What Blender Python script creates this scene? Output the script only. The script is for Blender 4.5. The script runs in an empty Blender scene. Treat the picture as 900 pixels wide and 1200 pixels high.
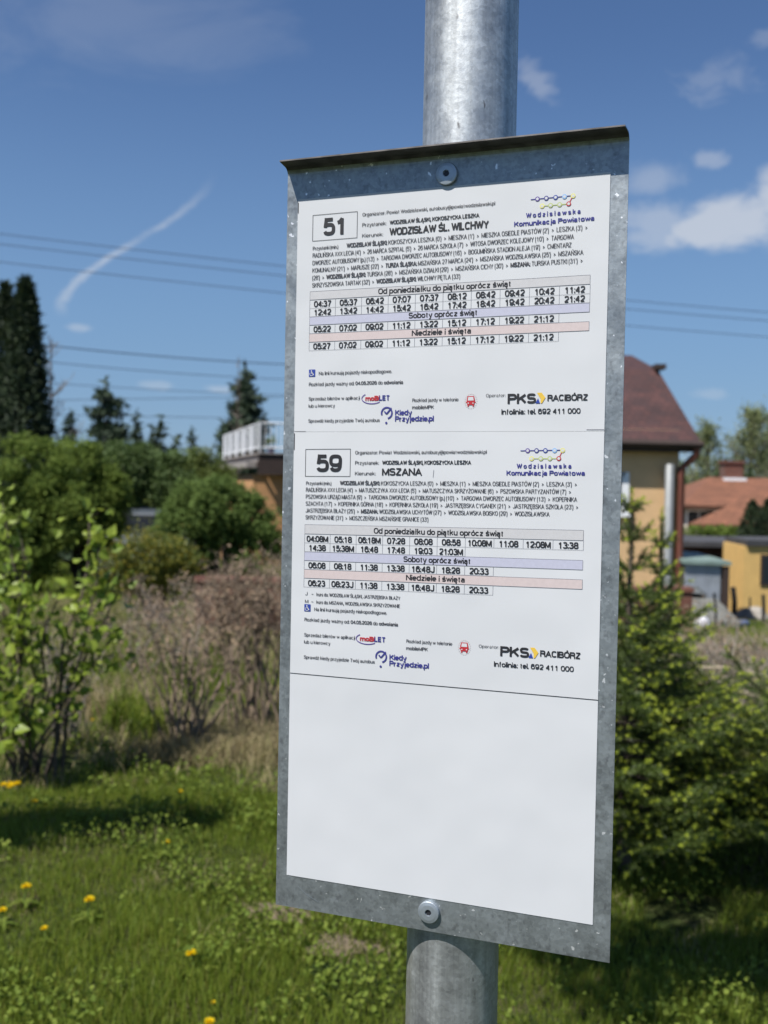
import bpy, math, random
import numpy as np
from mathutils import Vector, Matrix
R = math.radians
rnd = random.Random(7)
rng = np.random.default_rng(11)
scene = bpy.context.scene
COL = scene.collection

# ------------------------------------------------------------------ camera
CAM_Z = 1.6
PITCH, ROLL = -0.02259, 0.01889
cp, sp = math.cos(PITCH), math.sin(PITCH)
cr, sr = math.cos(ROLL), math.sin(ROLL)
fwd = Vector((0, cp, sp)); up = Vector((0, -sp, cp)); rt = Vector((1, 0, 0))
cx_ = rt*cr + up*sr; cy_ = up*cr - rt*sr; cz_ = -fwd
cam = bpy.data.cameras.new('camera')
cam.sensor_fit = 'VERTICAL'; cam.sensor_height = 36; cam.lens = 36
cam.clip_start = 0.05; cam.clip_end = 3000
cam.dof.use_dof = True; cam.dof.focus_distance = 0.95; cam.dof.aperture_fstop = 7.6
co = bpy.data.objects.new('camera', cam); COL.objects.link(co)
m = Matrix((cx_, cy_, cz_)).transposed().to_4x4(); m.translation = (0, 0, CAM_Z)
co.matrix_world = m
scene.camera = co

# ------------------------------------------------------------------ sky, sun, exposure
SUN_EL = R(57)
SUN_H = Vector((-0.735, -0.678, 0)).normalized()
sun_az = math.atan2(SUN_H.x, SUN_H.y)
world = bpy.data.worlds.new('World'); scene.world = world; world.use_nodes = True
wt = world.node_tree; wn, wl = wt.nodes, wt.links
bg = wn['Background']; bg.inputs['Strength'].default_value = 0.073
sky = wn.new('ShaderNodeTexSky'); sky.sky_type = 'NISHITA'; sky.sun_disc = False
sky.sun_elevation = SUN_EL; sky.sun_rotation = sun_az
sky.air_density = 1.0; sky.dust_density = 0.15; sky.ozone_density = 3.0

def wmath(op, a, b=None, c=None):
    n = wn.new('ShaderNodeMath'); n.operation = op
    for i, v in enumerate((a, b, c)):
        if v is None: continue
        if isinstance(v, (int, float)): n.inputs[i].default_value = v
        else: wl.new(v, n.inputs[i])
    return n.outputs[0]

tc = wn.new('ShaderNodeTexCoord'); sep = wn.new('ShaderNodeSeparateXYZ'); wl.new(tc.outputs['Generated'], sep.inputs[0])
az = wmath('ARCTAN2', sep.outputs[0], sep.outputs[1])        # azimuth from +Y, radians
el = wmath('ARCSINE', sep.outputs[2])
azel = wn.new('ShaderNodeCombineXYZ'); wl.new(az, azel.inputs[0]); wl.new(el, azel.inputs[1])

def wnoise(scale, detail=6, rough=0.6, dist=0.0, sx=1, sy=1):
    mp = wn.new('ShaderNodeMapping'); wl.new(azel.outputs[0], mp.inputs[0]); mp.inputs['Scale'].default_value = (sx, sy, 1)
    n = wn.new('ShaderNodeTexNoise'); wl.new(mp.outputs[0], n.inputs['Vector'])
    n.inputs['Scale'].default_value = scale; n.inputs['Detail'].default_value = detail
    n.inputs['Roughness'].default_value = rough; n.inputs['Distortion'].default_value = dist
    return n.outputs['Fac']
def smooth(v, lo, hi):
    n = wn.new('ShaderNodeMapRange'); n.interpolation_type = 'SMOOTHSTEP'
    wl.new(v, n.inputs['Value']); n.inputs['From Min'].default_value = lo; n.inputs['From Max'].default_value = hi
    return n.outputs[0]
def ell(a0, e0, ra, re, tilt=0.0):
    """1 at the middle of a cloud, 0 at its rim; angles in radians"""
    da = wmath('SUBTRACT', az, a0); de = wmath('SUBTRACT', el, e0)
    de = wmath('SUBTRACT', de, wmath('MULTIPLY', da, tilt))
    q = wmath('ADD', wmath('POWER', wmath('ABSOLUTE', wmath('DIVIDE', da, ra)), 2.0), wmath('POWER', wmath('ABSOLUTE', wmath('DIVIDE', de, re)), 2.0))
    return wmath('SUBTRACT', 1.0, wmath('SQRT', q))
def skydir(px, py):
    """azimuth and elevation of a spot of sky seen at that place in the photograph"""
    d = (fwd*1200 + cx_*(px-450) - cy_*(py-600)).normalized()
    return math.atan2(d.x, d.y), math.asin(d.z)
n1 = wnoise(16, 7, 0.62, 0.3, 1, 1.5)
n2 = wnoise(30, 6, 0.65, 0.6, 1, 1.8)
n3 = wnoise(5, 6, 0.6, 0.8, 1.0, 2.6)
masks = []
for (px, py, rx, ry, tl, gain, noise, op) in [
        (850, 258, 95, 36, 0.12, 1.1, n1, 0.68), (775, 262, 70, 42, -0.05, 1.0, n1, 0.40), (828, 187, 34, 13, -.1, 1.0, n2, 0.30),
        (770, 212, 50, 26, 0.1, .9, n1, 0.28), (940, 240, 80, 46, 0, 1.1, n1, 0.70),
        (632, 98, 32, 26, -.6, .9, n2, 0.26), (835, 95, 55, 26, 0.05, .8, n2, 0.15), (120, 20, 270, 90, .1, .75, n3, 0.11),
        (92, 384, 16, 7, 0, 1, n2, 0.30), (255, 456, 22, 7, -.05, 1, n2, 0.30), (182, 452, 28, 7, 0, 1, n2, .24), (830, 462, 26, 8, 0, 1, n2, .18), (895, 45, 22, 12, 0, 1, n2, .16)]:
    a0, e0 = skydir(px, py)
    e = ell(a0, e0, rx/1200, ry/1200, tl)
    v = wmath('ADD', wmath('MULTIPLY', e, gain), wmath('MULTIPLY', wmath('SUBTRACT', noise, 0.5), 1.9))
    masks.append(wmath('MULTIPLY', smooth(v, 0.05, 0.75), op))
# contrail: azimuth as a quadratic of elevation through three spots
pA, pB, pC, pD = skydir(72, 372), skydir(128, 302), skydir(190, 264), skydir(247, 210)
co_ = np.polyfit([pA[1], pB[1], pC[1], pD[1]], [pA[0], pB[0], pC[0], pD[0]], 3)
ff = wmath('ADD', wmath('MULTIPLY', el, float(co_[0])), float(co_[1]))
ff = wmath('ADD', wmath('MULTIPLY', ff, el), float(co_[2]))
ff = wmath('ADD', wmath('MULTIPLY', ff, el), float(co_[3]))
dd = wmath('ABSOLUTE', wmath('SUBTRACT', wmath('ADD', az, wmath('MULTIPLY', wmath('SUBTRACT', n2, .5), .012)), ff))
tr = wmath('MULTIPLY', smooth(wmath('MULTIPLY', dd, -1), -0.0085, -0.0005), wmath('MULTIPLY', smooth(el, pA[1]-.002, pA[1]+.02), smooth(wmath('MULTIPLY', el, -1), -pD[1]-.012, -pB[1]-.01)))
masks.append(wmath('MULTIPLY', wmath('MULTIPLY', tr, smooth(n1, .2, .6)), 0.44))
tot = masks[0]
for k in masks[1:]: tot = wmath('MAXIMUM', tot, k)
mix = wn.new('ShaderNodeMix'); mix.data_type = 'RGBA'
wl.new(tot, mix.inputs['Factor'])
hs = wn.new('ShaderNodeHueSaturation'); hs.inputs['Saturation'].default_value = 1.14; hs.inputs['Value'].default_value = 1.0
wl.new(sky.outputs[0], hs.inputs['Color'])
hs.inputs['Hue'].default_value = .507
low = wn.new('ShaderNodeMix'); low.data_type = 'RGBA'          # the bluer air low over the horizon
wl.new(wmath('MULTIPLY', smooth(wmath('MULTIPLY', el, -1), -.42, -.03), .75), low.inputs['Factor'])
wl.new(hs.outputs[0], low.inputs['A']); low.inputs['B'].default_value = (1.75, 3.25, 5.6, 1)
wl.new(low.outputs['Result'], mix.inputs['A']); mix.inputs['B'].default_value = (6.6, 6.9, 7.4, 1)
wl.new(mix.outputs['Result'], bg.inputs['Color'])

sun = bpy.data.lights.new('sun', 'SUN'); sun.energy = 5.0; sun.angle = R(0.53); sun.color = (1.0, 0.965, 0.91)
so = bpy.data.objects.new('sun', sun); COL.objects.link(so)
sd = Vector((SUN_H.x*math.cos(SUN_EL), SUN_H.y*math.cos(SUN_EL), math.sin(SUN_EL)))
so.rotation_euler = sd.to_track_quat('Z', 'Y').to_euler(); so.location = (0, 0, 30)
vs = scene.view_settings
vs.view_transform = 'Standard'; vs.look = 'None'; vs.exposure = 0.47; vs.gamma = 1; vs.use_curve_mapping = False
scene.cycles.max_bounces = 8; scene.cycles.transparent_max_bounces = 4
scene.cycles.use_denoising = True
scene.render.film_transparent = False

# ------------------------------------------------------------------ helpers
def at(px, py, y):
    """world point seen at that place of the photograph at depth y"""
    d = fwd*1200 + cx_*(px-450) - cy_*(py-600)
    d = d*(y/d.y)
    return Vector((d.x, d.y, d.z + CAM_Z))
def gz(x, y):
    """height of the ground: level verge, then falling away to the gardens and houses"""
    x = np.asarray(x, float); y = np.asarray(y, float)
    k = np.clip((x+3)/6, 0, 1); k = 0.5 + 0.5*k*k*(3-2*k)
    t = np.interp(y, [-400, 7.5, 10, 24, 42, 70, 4000], [0, 0, -.14, -1.2, -2.8, -3.2, -3.2])
    b = 0.03*np.sin(x*1.3+.5)*np.sin(y*1.1) + 0.015*np.sin(x*3.1)*np.cos(y*2.7+1)
    return t*k + b
def g(x, y): return float(gz(x, y))

def tag(o, label=None, cat=None, group=None, kind=None):
    if label: o['label'] = label
    if cat: o['category'] = cat
    if group: o['group'] = group
    if kind: o['kind'] = kind
    return o
def empty(name, loc, label, cat, group=None, rz=0):
    o = bpy.data.objects.new(name, None); COL.objects.link(o)
    o.location = loc; o.rotation_euler = (0, 0, rz); o.empty_display_size = .1
    return tag(o, label, cat, group)

class MB:
    """collects faces, then links them as ONE mesh object"""
    def __init__(s): s.V = []; s.F = {3: [], 4: []}; s.M = {3: [], 4: []}; s.n = 0; s.P = []
    def add(s, V, F, mi=0):
        V = np.asarray(V, float).reshape(-1, 3); F = np.asarray(F, int)
        k = F.shape[1]
        s.V.append(V); s.F[k].append(F + s.n); s.M[k].append(np.full(len(F), mi)); s.n += len(V)
    def ngon(s, pts, mi=0):
        s.V.append(np.asarray(pts, float)); s.P.append((list(range(s.n, s.n+len(pts))), mi)); s.n += len(pts)
    def box(s, a, b, mi=0, M=None):
        x0, y0, z0 = a; x1, y1, z1 = b
        V = np.array([(x0,y0,z0),(x1,y0,z0),(x1,y1,z0),(x0,y1,z0),(x0,y0,z1),(x1,y0,z1),(x1,y1,z1),(x0,y1,z1)], float)
        if M is not None: V = np.array([M @ Vector(v) for v in V])
        s.add(V, [(0,3,2,1),(4,5,6,7),(0,1,5,4),(1,2,6,5),(2,3,7,6),(3,0,4,7)], mi)
    def tube(s, pts, rad, n=6, mi=0, cap=True):
        pts = [Vector(p) for p in pts]
        if isinstance(rad, (int, float)): rad = [rad]*len(pts)
        rings = []; u = None
        for i, p in enumerate(pts):
            t = (pts[min(i+1, len(pts)-1)] - pts[max(i-1, 0)])
            if t.length < 1e-9: t = Vector((0, 0, 1))
            t.normalize()
            if u is None: u = t.orthogonal().normalized()
            else:
                u = u - t*u.dot(t)
                u = u.normalized() if u.length > 1e-6 else t.orthogonal().normalized()
            w = t.cross(u)
            rings.append([p + (u*math.cos(2*math.pi*k/n) + w*math.sin(2*math.pi*k/n))*rad[i] for k in range(n)])
        V = [v for r in rings for v in r]
        F = [(i*n+k, i*n+(k+1) % n, (i+1)*n+(k+1) % n, (i+1)*n+k) for i in range(len(pts)-1) for k in range(n)]
        s.add(V, F, mi)
        if cap and n > 4:
            s.ngon(rings[0][::-1], mi); s.ngon(rings[-1], mi)
    def build(s, name, mats, parent=None, smooth=False, loc=None):
        me = bpy.data.meshes.new(name)
        V = np.concatenate(s.V) if s.V else np.zeros((0, 3))
        if loc is not None: V = V - np.asarray(loc, float)
        loops = []; starts = []; tots = []; mi = []; c = 0
        for k in (3, 4):
            if s.F[k]:
                F = np.concatenate(s.F[k]); loops.append(F.ravel()); starts.append(c + np.arange(len(F))*k)
                tots.append(np.full(len(F), k)); mi.append(np.concatenate(s.M[k])); c += F.size
        for idx, mm in s.P:
            loops.append(np.array(idx)); starts.append(np.array([c])); tots.append(np.array([len(idx)])); mi.append(np.array([mm])); c += len(idx)
        loops = np.concatenate(loops); starts = np.concatenate(starts); tots = np.concatenate(tots); mi = np.concatenate(mi)
        me.vertices.add(len(V)); me.vertices.foreach_set('co', V.astype(np.float32).ravel())
        me.loops.add(len(loops)); me.loops.foreach_set('vertex_index', loops.astype(np.int32))
        me.polygons.add(len(starts)); me.polygons.foreach_set('loop_start', starts.astype(np.int32)); me.polygons.foreach_set('loop_total', tots.astype(np.int32))
        me.polygons.foreach_set('material_index', mi.astype(np.int32))
        me.polygons.foreach_set('use_smooth', np.full(len(starts), bool(smooth)))
        me.update(calc_edges=True); me.validate()
        for mt in (mats if isinstance(mats, (list, tuple)) else [mats]): me.materials.append(mt)
        o = bpy.data.objects.new(name, me); COL.objects.link(o)
        if parent is not None: o.parent = parent
        if loc is not None and parent is None: o.location = loc
        return o
def bevel(o, w=.004, seg=2):
    b = o.modifiers.new('bevel', 'BEVEL'); b.width = w; b.segments = seg; b.limit_method = 'ANGLE'; b.angle_limit = R(40)
    return o

# ------------------------------------------------------------------ materials
class NT:
    def __init__(s, name):
        s.m = bpy.data.materials.new(name); s.m.use_nodes = True; s.t = s.m.node_tree; s.n = s.t.nodes; s.l = s.t.links
        s.b = s.n['Principled BSDF']
    def noise(s, scale, detail=5, rough=.55, co='Object', sc=(1,1,1), dist=0):
        t = s.n.new('ShaderNodeTexCoord'); mp = s.n.new('ShaderNodeMapping'); mp.inputs['Scale'].default_value = sc
        s.l.new(t.outputs[co], mp.inputs[0]); n = s.n.new('ShaderNodeTexNoise'); s.l.new(mp.outputs[0], n.inputs['Vector'])
        n.inputs['Scale'].default_value = scale; n.inputs['Detail'].default_value = detail; n.inputs['Roughness'].default_value = rough
        n.inputs['Distortion'].default_value = dist
        return n.outputs['Fac']
    def ramp(s, fac, stops):
        r = s.n.new('ShaderNodeValToRGB'); s.l.new(fac, r.inputs[0]); e = r.color_ramp.elements
        while len(e) < len(stops): e.new(.5)
        for k, (p, c) in zip(e, stops): k.position = p; k.color = (*c, 1) if len(c) == 3 else c
        return r.outputs[0]
    def mix(s, fac, a, b, typ='MIX'):
        n = s.n.new('ShaderNodeMix'); n.data_type = 'RGBA'; n.blend_type = typ
        for sock, v in ((n.inputs['Factor'], fac), (n.inputs['A'], a), (n.inputs['B'], b)):
            if isinstance(v, (int, float)): sock.default_value = v
            elif isinstance(v, tuple): sock.default_value = (*v, 1)
            else: s.l.new(v, sock)
        return n.outputs['Result']
    def bump(s, h, strength=.3, dist=.01):
        b = s.n.new('ShaderNodeBump'); s.l.new(h, b.inputs['Height']); b.inputs['Strength'].default_value = strength; b.inputs['Distance'].default_value = dist
        s.l.new(b.outputs[0], s.b.inputs['Normal'])
    def set(s, color=None, rough=None, metal=None, spec=None):
        for key, v in (('Base Color', color), ('Roughness', rough), ('Metallic', metal), ('Specular IOR Level', spec)):
            if v is None: continue
            if isinstance(v, tuple): s.b.inputs[key].default_value = (*v, 1)
            elif isinstance(v, (int, float)): s.b.inputs[key].default_value = v
            else: s.l.new(v, s.b.inputs[key])
        return s
def plain(name, c, rough=.6, metal=0.0, var=.12, scale=6.0, bump=0.0):
    t = NT(name)
    f = t.noise(scale, 5)
    d = tuple(max(0, k*(1-var*2)) for k in c); l = tuple(min(1, k*(1+var)) for k in c)
    t.set(t.ramp(f, [(.25, d), (.75, l)]), rough, metal)
    if bump: t.bump(t.noise(scale*6, 4), bump, .01)
    return t.m
def leaf(name, cols, rough=.5, trans=.35, spec=.35):
    """foliage: every leaf gets one of several greens, light passes through"""
    t = NT(name)
    gn = t.n.new('ShaderNodeNewGeometry')
    k = len(cols)
    c = t.ramp(gn.outputs['Random Per Island'], [(i/max(1, k-1), cc) for i, cc in enumerate(cols)])
    t.set(c, rough, 0, spec)
    tb = t.n.new('ShaderNodeBsdfTranslucent'); hsn = t.n.new('ShaderNodeHueSaturation'); hsn.inputs['Value'].default_value = 1.5; hsn.inputs['Hue'].default_value = .49
    t.l.new(c, hsn.inputs['Color']); t.l.new(hsn.outputs[0], tb.inputs['Color'])
    mx = t.n.new('ShaderNodeMixShader'); mx.inputs[0].default_value = trans
    t.l.new(t.b.outputs[0], mx.inputs[1]); t.l.new(tb.outputs[0], mx.inputs[2]); t.l.new(mx.outputs[0], t.n['Material Output'].inputs['Surface'])
    return t.m

# galvanised steel of the panel
def galvanised(name, base, streak=False, metal=.75):
    t = NT(name)
    tcn = t.n.new('ShaderNodeTexCoord')
    v = t.n.new('ShaderNodeTexVoronoi'); v.inputs['Scale'].default_value = 330; v.inputs['Randomness'].default_value = 1
    t.l.new(tcn.outputs['Object'], v.inputs['Vector'])
    sepc = t.n.new('ShaderNodeSeparateColor'); t.l.new(v.outputs['Color'], sepc.inputs[0])
    lo = tuple(k*.86 for k in base); hi = tuple(min(1, k*1.10) for k in base)
    spang = t.ramp(sepc.outputs[0], [(.0, lo), (1, hi)])
    f = t.noise(38, 6, .65)
    mott = t.ramp(f, [(.30, (.66, .66, .67)), (.52, (.95, .95, .95)), (.72, (1.1, 1.1, 1.1))])
    c = t.mix(1.0, spang, mott, 'MULTIPLY')
    if streak:
        s1 = t.noise(60, 4, .6, sc=(1, 1, .035)); s2 = t.noise(22, 5, .6, sc=(1, 1, .05))
        c = t.mix(1.0, c, t.ramp(s1, [(.35, (.62, .62, .62)), (.6, (1, 1, 1)), (.75, (1.15, 1.15, 1.13))]), 'MULTIPLY')
        c = t.mix(t.ramp(s2, [(.56, (0, 0, 0)), (.70, (.55, .55, .55))]), c, (.40, .37, .32))
        pit = t.noise(85, 3, .5, sc=(1, 1, .5))
        c = t.mix(t.ramp(pit, [(.70, (0, 0, 0)), (.745, (.75, .75, .75))]), c, (.10, .09, .085))
    else:
        sp_ = t.noise(170, 2, .5)                                  # bright zinc flecks and a few dark pits
        c = t.mix(t.ramp(sp_, [(.695, (0, 0, 0)), (.73, (.85, .85, .85))]), c, (.95, .95, .96))
        pit = t.noise(150, 2, .5, sc=(1.1, 1, .9))
        c = t.mix(t.ramp(pit, [(.58, (0, 0, 0)), (.74, (.45, .45, .45))]), c, (.12, .12, .13))
    t.set(c, t.ramp(f, [(.2, (.36,)*3), (.8, (.56,)*3)]), metal)
    t.bump(t.noise(160, 4), .10, .002)
    return t.m
M_PANEL = galvanised('galvanised_panel', (.36, .39, .405))
M_LIP = plain('shaded_dirty_lip_steel', (.13, .12, .115), .5, .5, .3, 60)  # dark tone paints in the lip's underside shade together with its grime
M_POLE = galvanised('galvanised_pole', (.60, .62, .62), True, .7)
M_ZINC = plain('zinc_bolt', (.46, .51, .56), .5, .75, .05, 200)
M_SOCKET = plain('bolt_socket', (.05, .05, .06), .5, .6)
def paper_mat():
    t = NT('white_paper')
    t.set(t.ramp(t.noise(9, 4), [(.3, (.575, .588, .607)), (.7, (.60, .611, .628))]), .55, 0, .3)
    t.bump(t.noise(4, 3), .35, .016)
    return t.m
M_PAPER = paper_mat()
def ink(name, c): return plain(name, c, .6, 0, .03, 300)
M_INK = ink('black_ink', (.016, .016, .02)); M_GREY = ink('grey_ink', (.055, .055, .065)); M_LINE = ink('rule_ink', (.22, .22, .25))
M_NAVY = ink('navy_ink', (.035, .035, .22)); M_RED = ink('red_ink', (.45, .02, .03)); M_BLUE = ink('blue_ink', (.02, .05, .30))
M_HGREY = ink('grey_band', (.525, .52, .53)); M_HLIL = ink('lilac_band', (.475, .48, .585)); M_HPINK = ink('pink_band', (.585, .495, .485))
M_YEL = ink('yellow_ink', (.72, .48, .06)); M_LYEL = ink('pale_yellow_ink', (.72, .68, .20)); M_SKYB = ink('sky_blue_ink', (.25, .45, .75)); M_PURP = ink('purple_ink', (.10, .05, .28)); M_WHITE = ink('white_ink', (.59, .60, .62)); M_OLIVE = ink('olive_ink', (.45, .52, .2))

# ------------------------------------------------------------------ ground
def ground():
    ys = np.concatenate([np.linspace(-60, 0, 13)[:-1], np.linspace(0, 14, 113)[:-1], np.linspace(14, 80, 67)[:-1], np.linspace(80, 1500, 25)])
    xs = np.concatenate([np.linspace(-900, -40, 18)[:-1], np.linspace(-40, -8, 33)[:-1], np.linspace(-8, 8, 97)[:-1], np.linspace(8, 40, 33)[:-1], np.linspace(40, 900, 18)])
    X, Y = np.meshgrid(xs, ys); Z = gz(X, Y)
    V = np.stack([X, Y, Z], -1).reshape(-1, 3); nx, ny = len(xs), len(ys)
    i, j = np.meshgrid(np.arange(nx-1), np.arange(ny-1)); a = (j*nx+i).ravel()
    F = np.stack([a, a+1, a+1+nx, a+nx], 1)
    t = NT('meadow_soil')
    c1 = t.ramp(t.noise(1.6, 8, .65), [(.35, (.030, .052, .012)), (.5, (.055, .072, .022)), (.62, (.12, .105, .055)), (.75, (.17, .14, .085))])
    c2 = t.ramp(t.noise(26, 6, .7), [(.3, (.45, .45, .42)), (.7, (1.25, 1.25, 1.2))])
    t.set(t.mix(1.0, c1, c2, 'MULTIPLY'), .95, 0, .1); t.bump(t.noise(40, 6, .7), .8, .03)
    mb = MB(); mb.add(V, F); o = mb.build('ground', t.m, smooth=True); tag(o, 'rough grassy ground sloping down to the gardens', None, None, 'structure'); return o
ground()

# ------------------------------------------------------------------ foliage builders
def unit(v): return v/np.maximum(1e-9, np.linalg.norm(v, axis=-1, keepdims=True))
def leaf_quads(mb, P, L, W, mi=0, upb=.4, drop=0.0, fold=True):
    """one folded leaf (kite) at each point of P"""
    n = len(P); d = unit(rng.normal(size=(n, 3)) + np.array([0, 0, -drop]))
    nn = unit(rng.normal(size=(n, 3)) + np.array([0, 0, upb*2])); s = unit(np.cross(d, nn)); nn = np.cross(s, d)
    L = L*rng.uniform(.65, 1.25, (n, 1)); W = W*rng.uniform(.7, 1.2, (n, 1))
    b = P; tip = P + d*L; mid = P + d*L*.42
    a1 = mid + s*W*.5 + nn*W*.18; a2 = mid - s*W*.5 + nn*W*.18
    V = np.stack([b, a1, tip, a2], 1).reshape(-1, 3)
    k = np.arange(n)[:, None]*4
    mb.add(V, k + np.array([[0, 1, 2, 3]]), mi)
def clumps(c, r, ncl, per, spread, shell=.55):
    """clumpy cloud of points in an ellipsoid with centre c and radii r; spread = clump radius"""
    u = unit(rng.normal(size=(ncl, 3))); rad = rng.uniform(shell, 1, (ncl, 1))**.7
    C = np.asarray(c) + u*rad*np.asarray(r)
    sz = rng.uniform(.5, 1.4, (ncl, 1, 1))*spread
    P = C[:, None, :] + np.clip(rng.normal(size=(ncl, per, 3)), -1.9, 1.9)*.5*sz*np.array([1, 1, .8])
    return P.reshape(-1, 3), C
M_BARK = plain('bark', (.11, .085, .065), .9, 0, .25, 20, .5)
M_GREYTWIG = plain('grey_twig', (.29, .245, .205), .9, 0, .25, 12)
M_DRYSTEM = plain('dry_brown_stem', (.27, .205, .145), .9, 0, .3, 12)
def limbs(mb, base, targets, r0, split=.5, n=6, seg=5, wob=.05):
    base = Vector(base)
    for tg in targets:
        tg = Vector(tg); pts = []; rad = []
        d = tg - base; ln = d.length
        for i in range(seg+1):
            t = i/seg
            p = base + Vector((d.x*t**1.35, d.y*t**1.35, d.z*t**.8))
            if 0 < i < seg: p += Vector((rnd.gauss(0, wob), rnd.gauss(0, wob), rnd.gauss(0, wob)))*ln*.5
            pts.append(p); rad.append(r0*(1-t*.82))
        mb.tube(pts, rad, n)
def bush(name, label, cat, base, blobs, mat, L, W, ncl, per, spread, group=None, r0=.04, shell=.5, nl=9):
    """shrub or small tree: several leafy lobes (centre offset, radii) over branching stems"""
    root = empty(name, base, label, cat, group)
    mb = MB(); Cs = []
    tot = sum(b[1][0]*b[1][1]*b[1][2] for b in blobs)
    for off, rr in blobs:
        f = rr[0]*rr[1]*rr[2]/tot
        P, C = clumps(off, rr, max(4, int(ncl*f)), per, spread, shell); Cs += list(C)
        leaf_quads(mb, P, L, W, 0, .9)
    mb.build('crown', mat, root)
    tb = MB(); rnd.shuffle(Cs); limbs(tb, (0, 0, -.1), [Vector(c) for c in Cs[:nl]], r0)
    tb.build('trunk', M_BARK, root, True)
    return root
def far_conifer(name, label, base, H, rad, mat, shape='spruce', dens=1.0, group=None, L=.3, W=.1, cat='conifer', pw=.85):
    root = empty(name, base, label, cat, group); mb = MB()
    if shape == 'spruce':
        nw = max(8, int(H/.34)); pts = []
        for i in range(nw):
            t = (i+rnd.uniform(-.3, .3))/nw; z = H*(.06+.94*t); r = rad*(1-t)**pw*rnd.uniform(.8, 1.15)+.06
            nb = max(4, int(9*(1-t)+4))
            for k in range(nb):
                a = rnd.uniform(0, 6.28); n = max(5, int(46*dens*r/rad)); s = rng.uniform(.1, 1, n)*r*rnd.uniform(.65, 1.1)
                q = np.stack([np.cos(a)*s, np.sin(a)*s, z - s*.22 + (s/r)**2*r*.14 + rng.normal(0, .05, n)*r], 1)
                q[:, :2] += rng.normal(0, .07, (n, 2))*r; pts.append(q)
        n = 20; pts.append(np.stack([rng.normal(0, .02, n), rng.normal(0, .02, n), rng.uniform(.93*H, H*1.03, n)], 1))
        P = np.concatenate(pts); leaf_quads(mb, P, L, W, 0, .2, .35)
    else:
        n = int(5200*dens*H*rad/5); z = rng.uniform(0, 1, n)**1.05; a = rng.uniform(0, 6.28, n)
        prof = np.where(z < .25, .82+.18*z/.25, np.clip(1-((z-.25)/.75)**2.0, 0, 1)**.75)
        r = rad*prof*np.clip(rng.uniform(.62, 1.04, n) + .10*np.sin(a*5+z*21) + .06*np.sin(a*9-z*37), 0, 1.15)
        P = np.stack([np.cos(a)*r, np.sin(a)*r, z*H], 1); leaf_quads(mb, P, L, W, 0, .1, -1.2)
    mb.build('crown', mat, root)
    tb = MB(); tb.tube([(0, 0, -.3), (0, 0, H*.5), (0, 0, H*.96)], [rad*.09+.03, rad*.05+.02, .012], 6); tb.build('trunk', M_BARK, root, True)
    return root

M_LILAC = leaf('lilac_leaf', [(0.1206, 0.19, 0.0231), (0.1846, 0.2569, 0.0315), (0.2698, 0.3351, 0.0473), (0.1419, 0.2122, 0.0294)], .4, .35)
M_HEDGE = leaf('shrub_leaf', [(0.0901, 0.1386, 0.0281), (0.1247, 0.1827, 0.0367), (0.1663, 0.2205, 0.0486), (0.1081, 0.1575, 0.0324)], .7, .35, .12)
M_HEDGE2 = leaf('bush_leaf_bluegreen', [(0.0822, 0.1267, 0.0345), (0.1139, 0.1691, 0.0437), (0.1455, 0.2053, 0.0552)], .7, .3, .12)
M_YEW = leaf('yew_leaf', [(0.065, 0.0975, 0.0182), (0.0975, 0.13, 0.026), (0.1235, 0.1495, 0.0338)], .6, .2)
M_OLIVEBUSH = leaf('dark_bush_leaf', [(0.0585, 0.0975, 0.026), (0.0806, 0.13, 0.0338), (0.1066, 0.156, 0.0442)], .6, .2)
M_FORS = leaf('forsythia_leaf', [(.085, .12, .025), (.12, .14, .025), (.32, .27, .03), (.10, .13, .03), (.09, .12, .03)], .5, .35)
M_THUJA = leaf('thuja_spray', [(0.0156, 0.0286, 0.013), (0.0234, 0.0416, 0.0156), (0.039, 0.0585, 0.0208)], .7, .1)
M_SPRFAR = leaf('far_spruce_needles', [(0.026, 0.0455, 0.026), (0.039, 0.065, 0.0338), (0.0585, 0.0858, 0.0442)], .7, .12)
M_NEEDLE = leaf('spruce_needle', [(0.0482, 0.0826, 0.0182), (0.0771, 0.1126, 0.0234), (0.1117, 0.1472, 0.0312)], .45, .2)
M_NEWTIP = leaf('spruce_new_growth', [(0.313, 0.391, 0.0403), (0.4043, 0.4715, 0.0575), (0.4956, 0.529, 0.0805)], .45, .4)
M_SPRING = leaf('spring_leaf', [(0.138, 0.1725, 0.069), (0.184, 0.2185, 0.092), (0.23, 0.2415, 0.115)], .6, .3)
M_TREELINE = leaf('woodland_leaf', [(.035, .06, .02), (.055, .085, .03), (.08, .10, .04)], .7, .2)
M_DRYLEAF = leaf('withered_leaf', [(.21, .145, .095), (.29, .215, .14), (.17, .12, .08)], .8, .2)

# ------------------------------------------------------------------ the bus stop sign
YAW = 0.3542955
UR = Vector((math.cos(YAW), -math.sin(YAW), 0)); NRM = Vector((-math.sin(YAW), -math.cos(YAW), 0))
TOPC = Vector((0.0507034, 0.94205, CAM_Z + 0.2765482))          # middle of the papers' top edge
ORG = TOPC - UR*0.1485
base_xy = TOPC - NRM*.0505 + UR*.007
sign = empty('bus_stop_sign', (base_xy.x, base_xy.y, g(base_xy.x, base_xy.y)), 'galvanised steel bus stop post with two printed timetables on its upright panel', 'bus stop sign')
SB = Vector(sign.location)
def S(u, v, n=0.0):
    """millimetres right / down from the papers' top left corner, metres out from the paper -> local point of the sign"""
    return ORG + UR*(u/1000) + Vector((0, 0, -v/1000)) + NRM*n - SB
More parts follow.
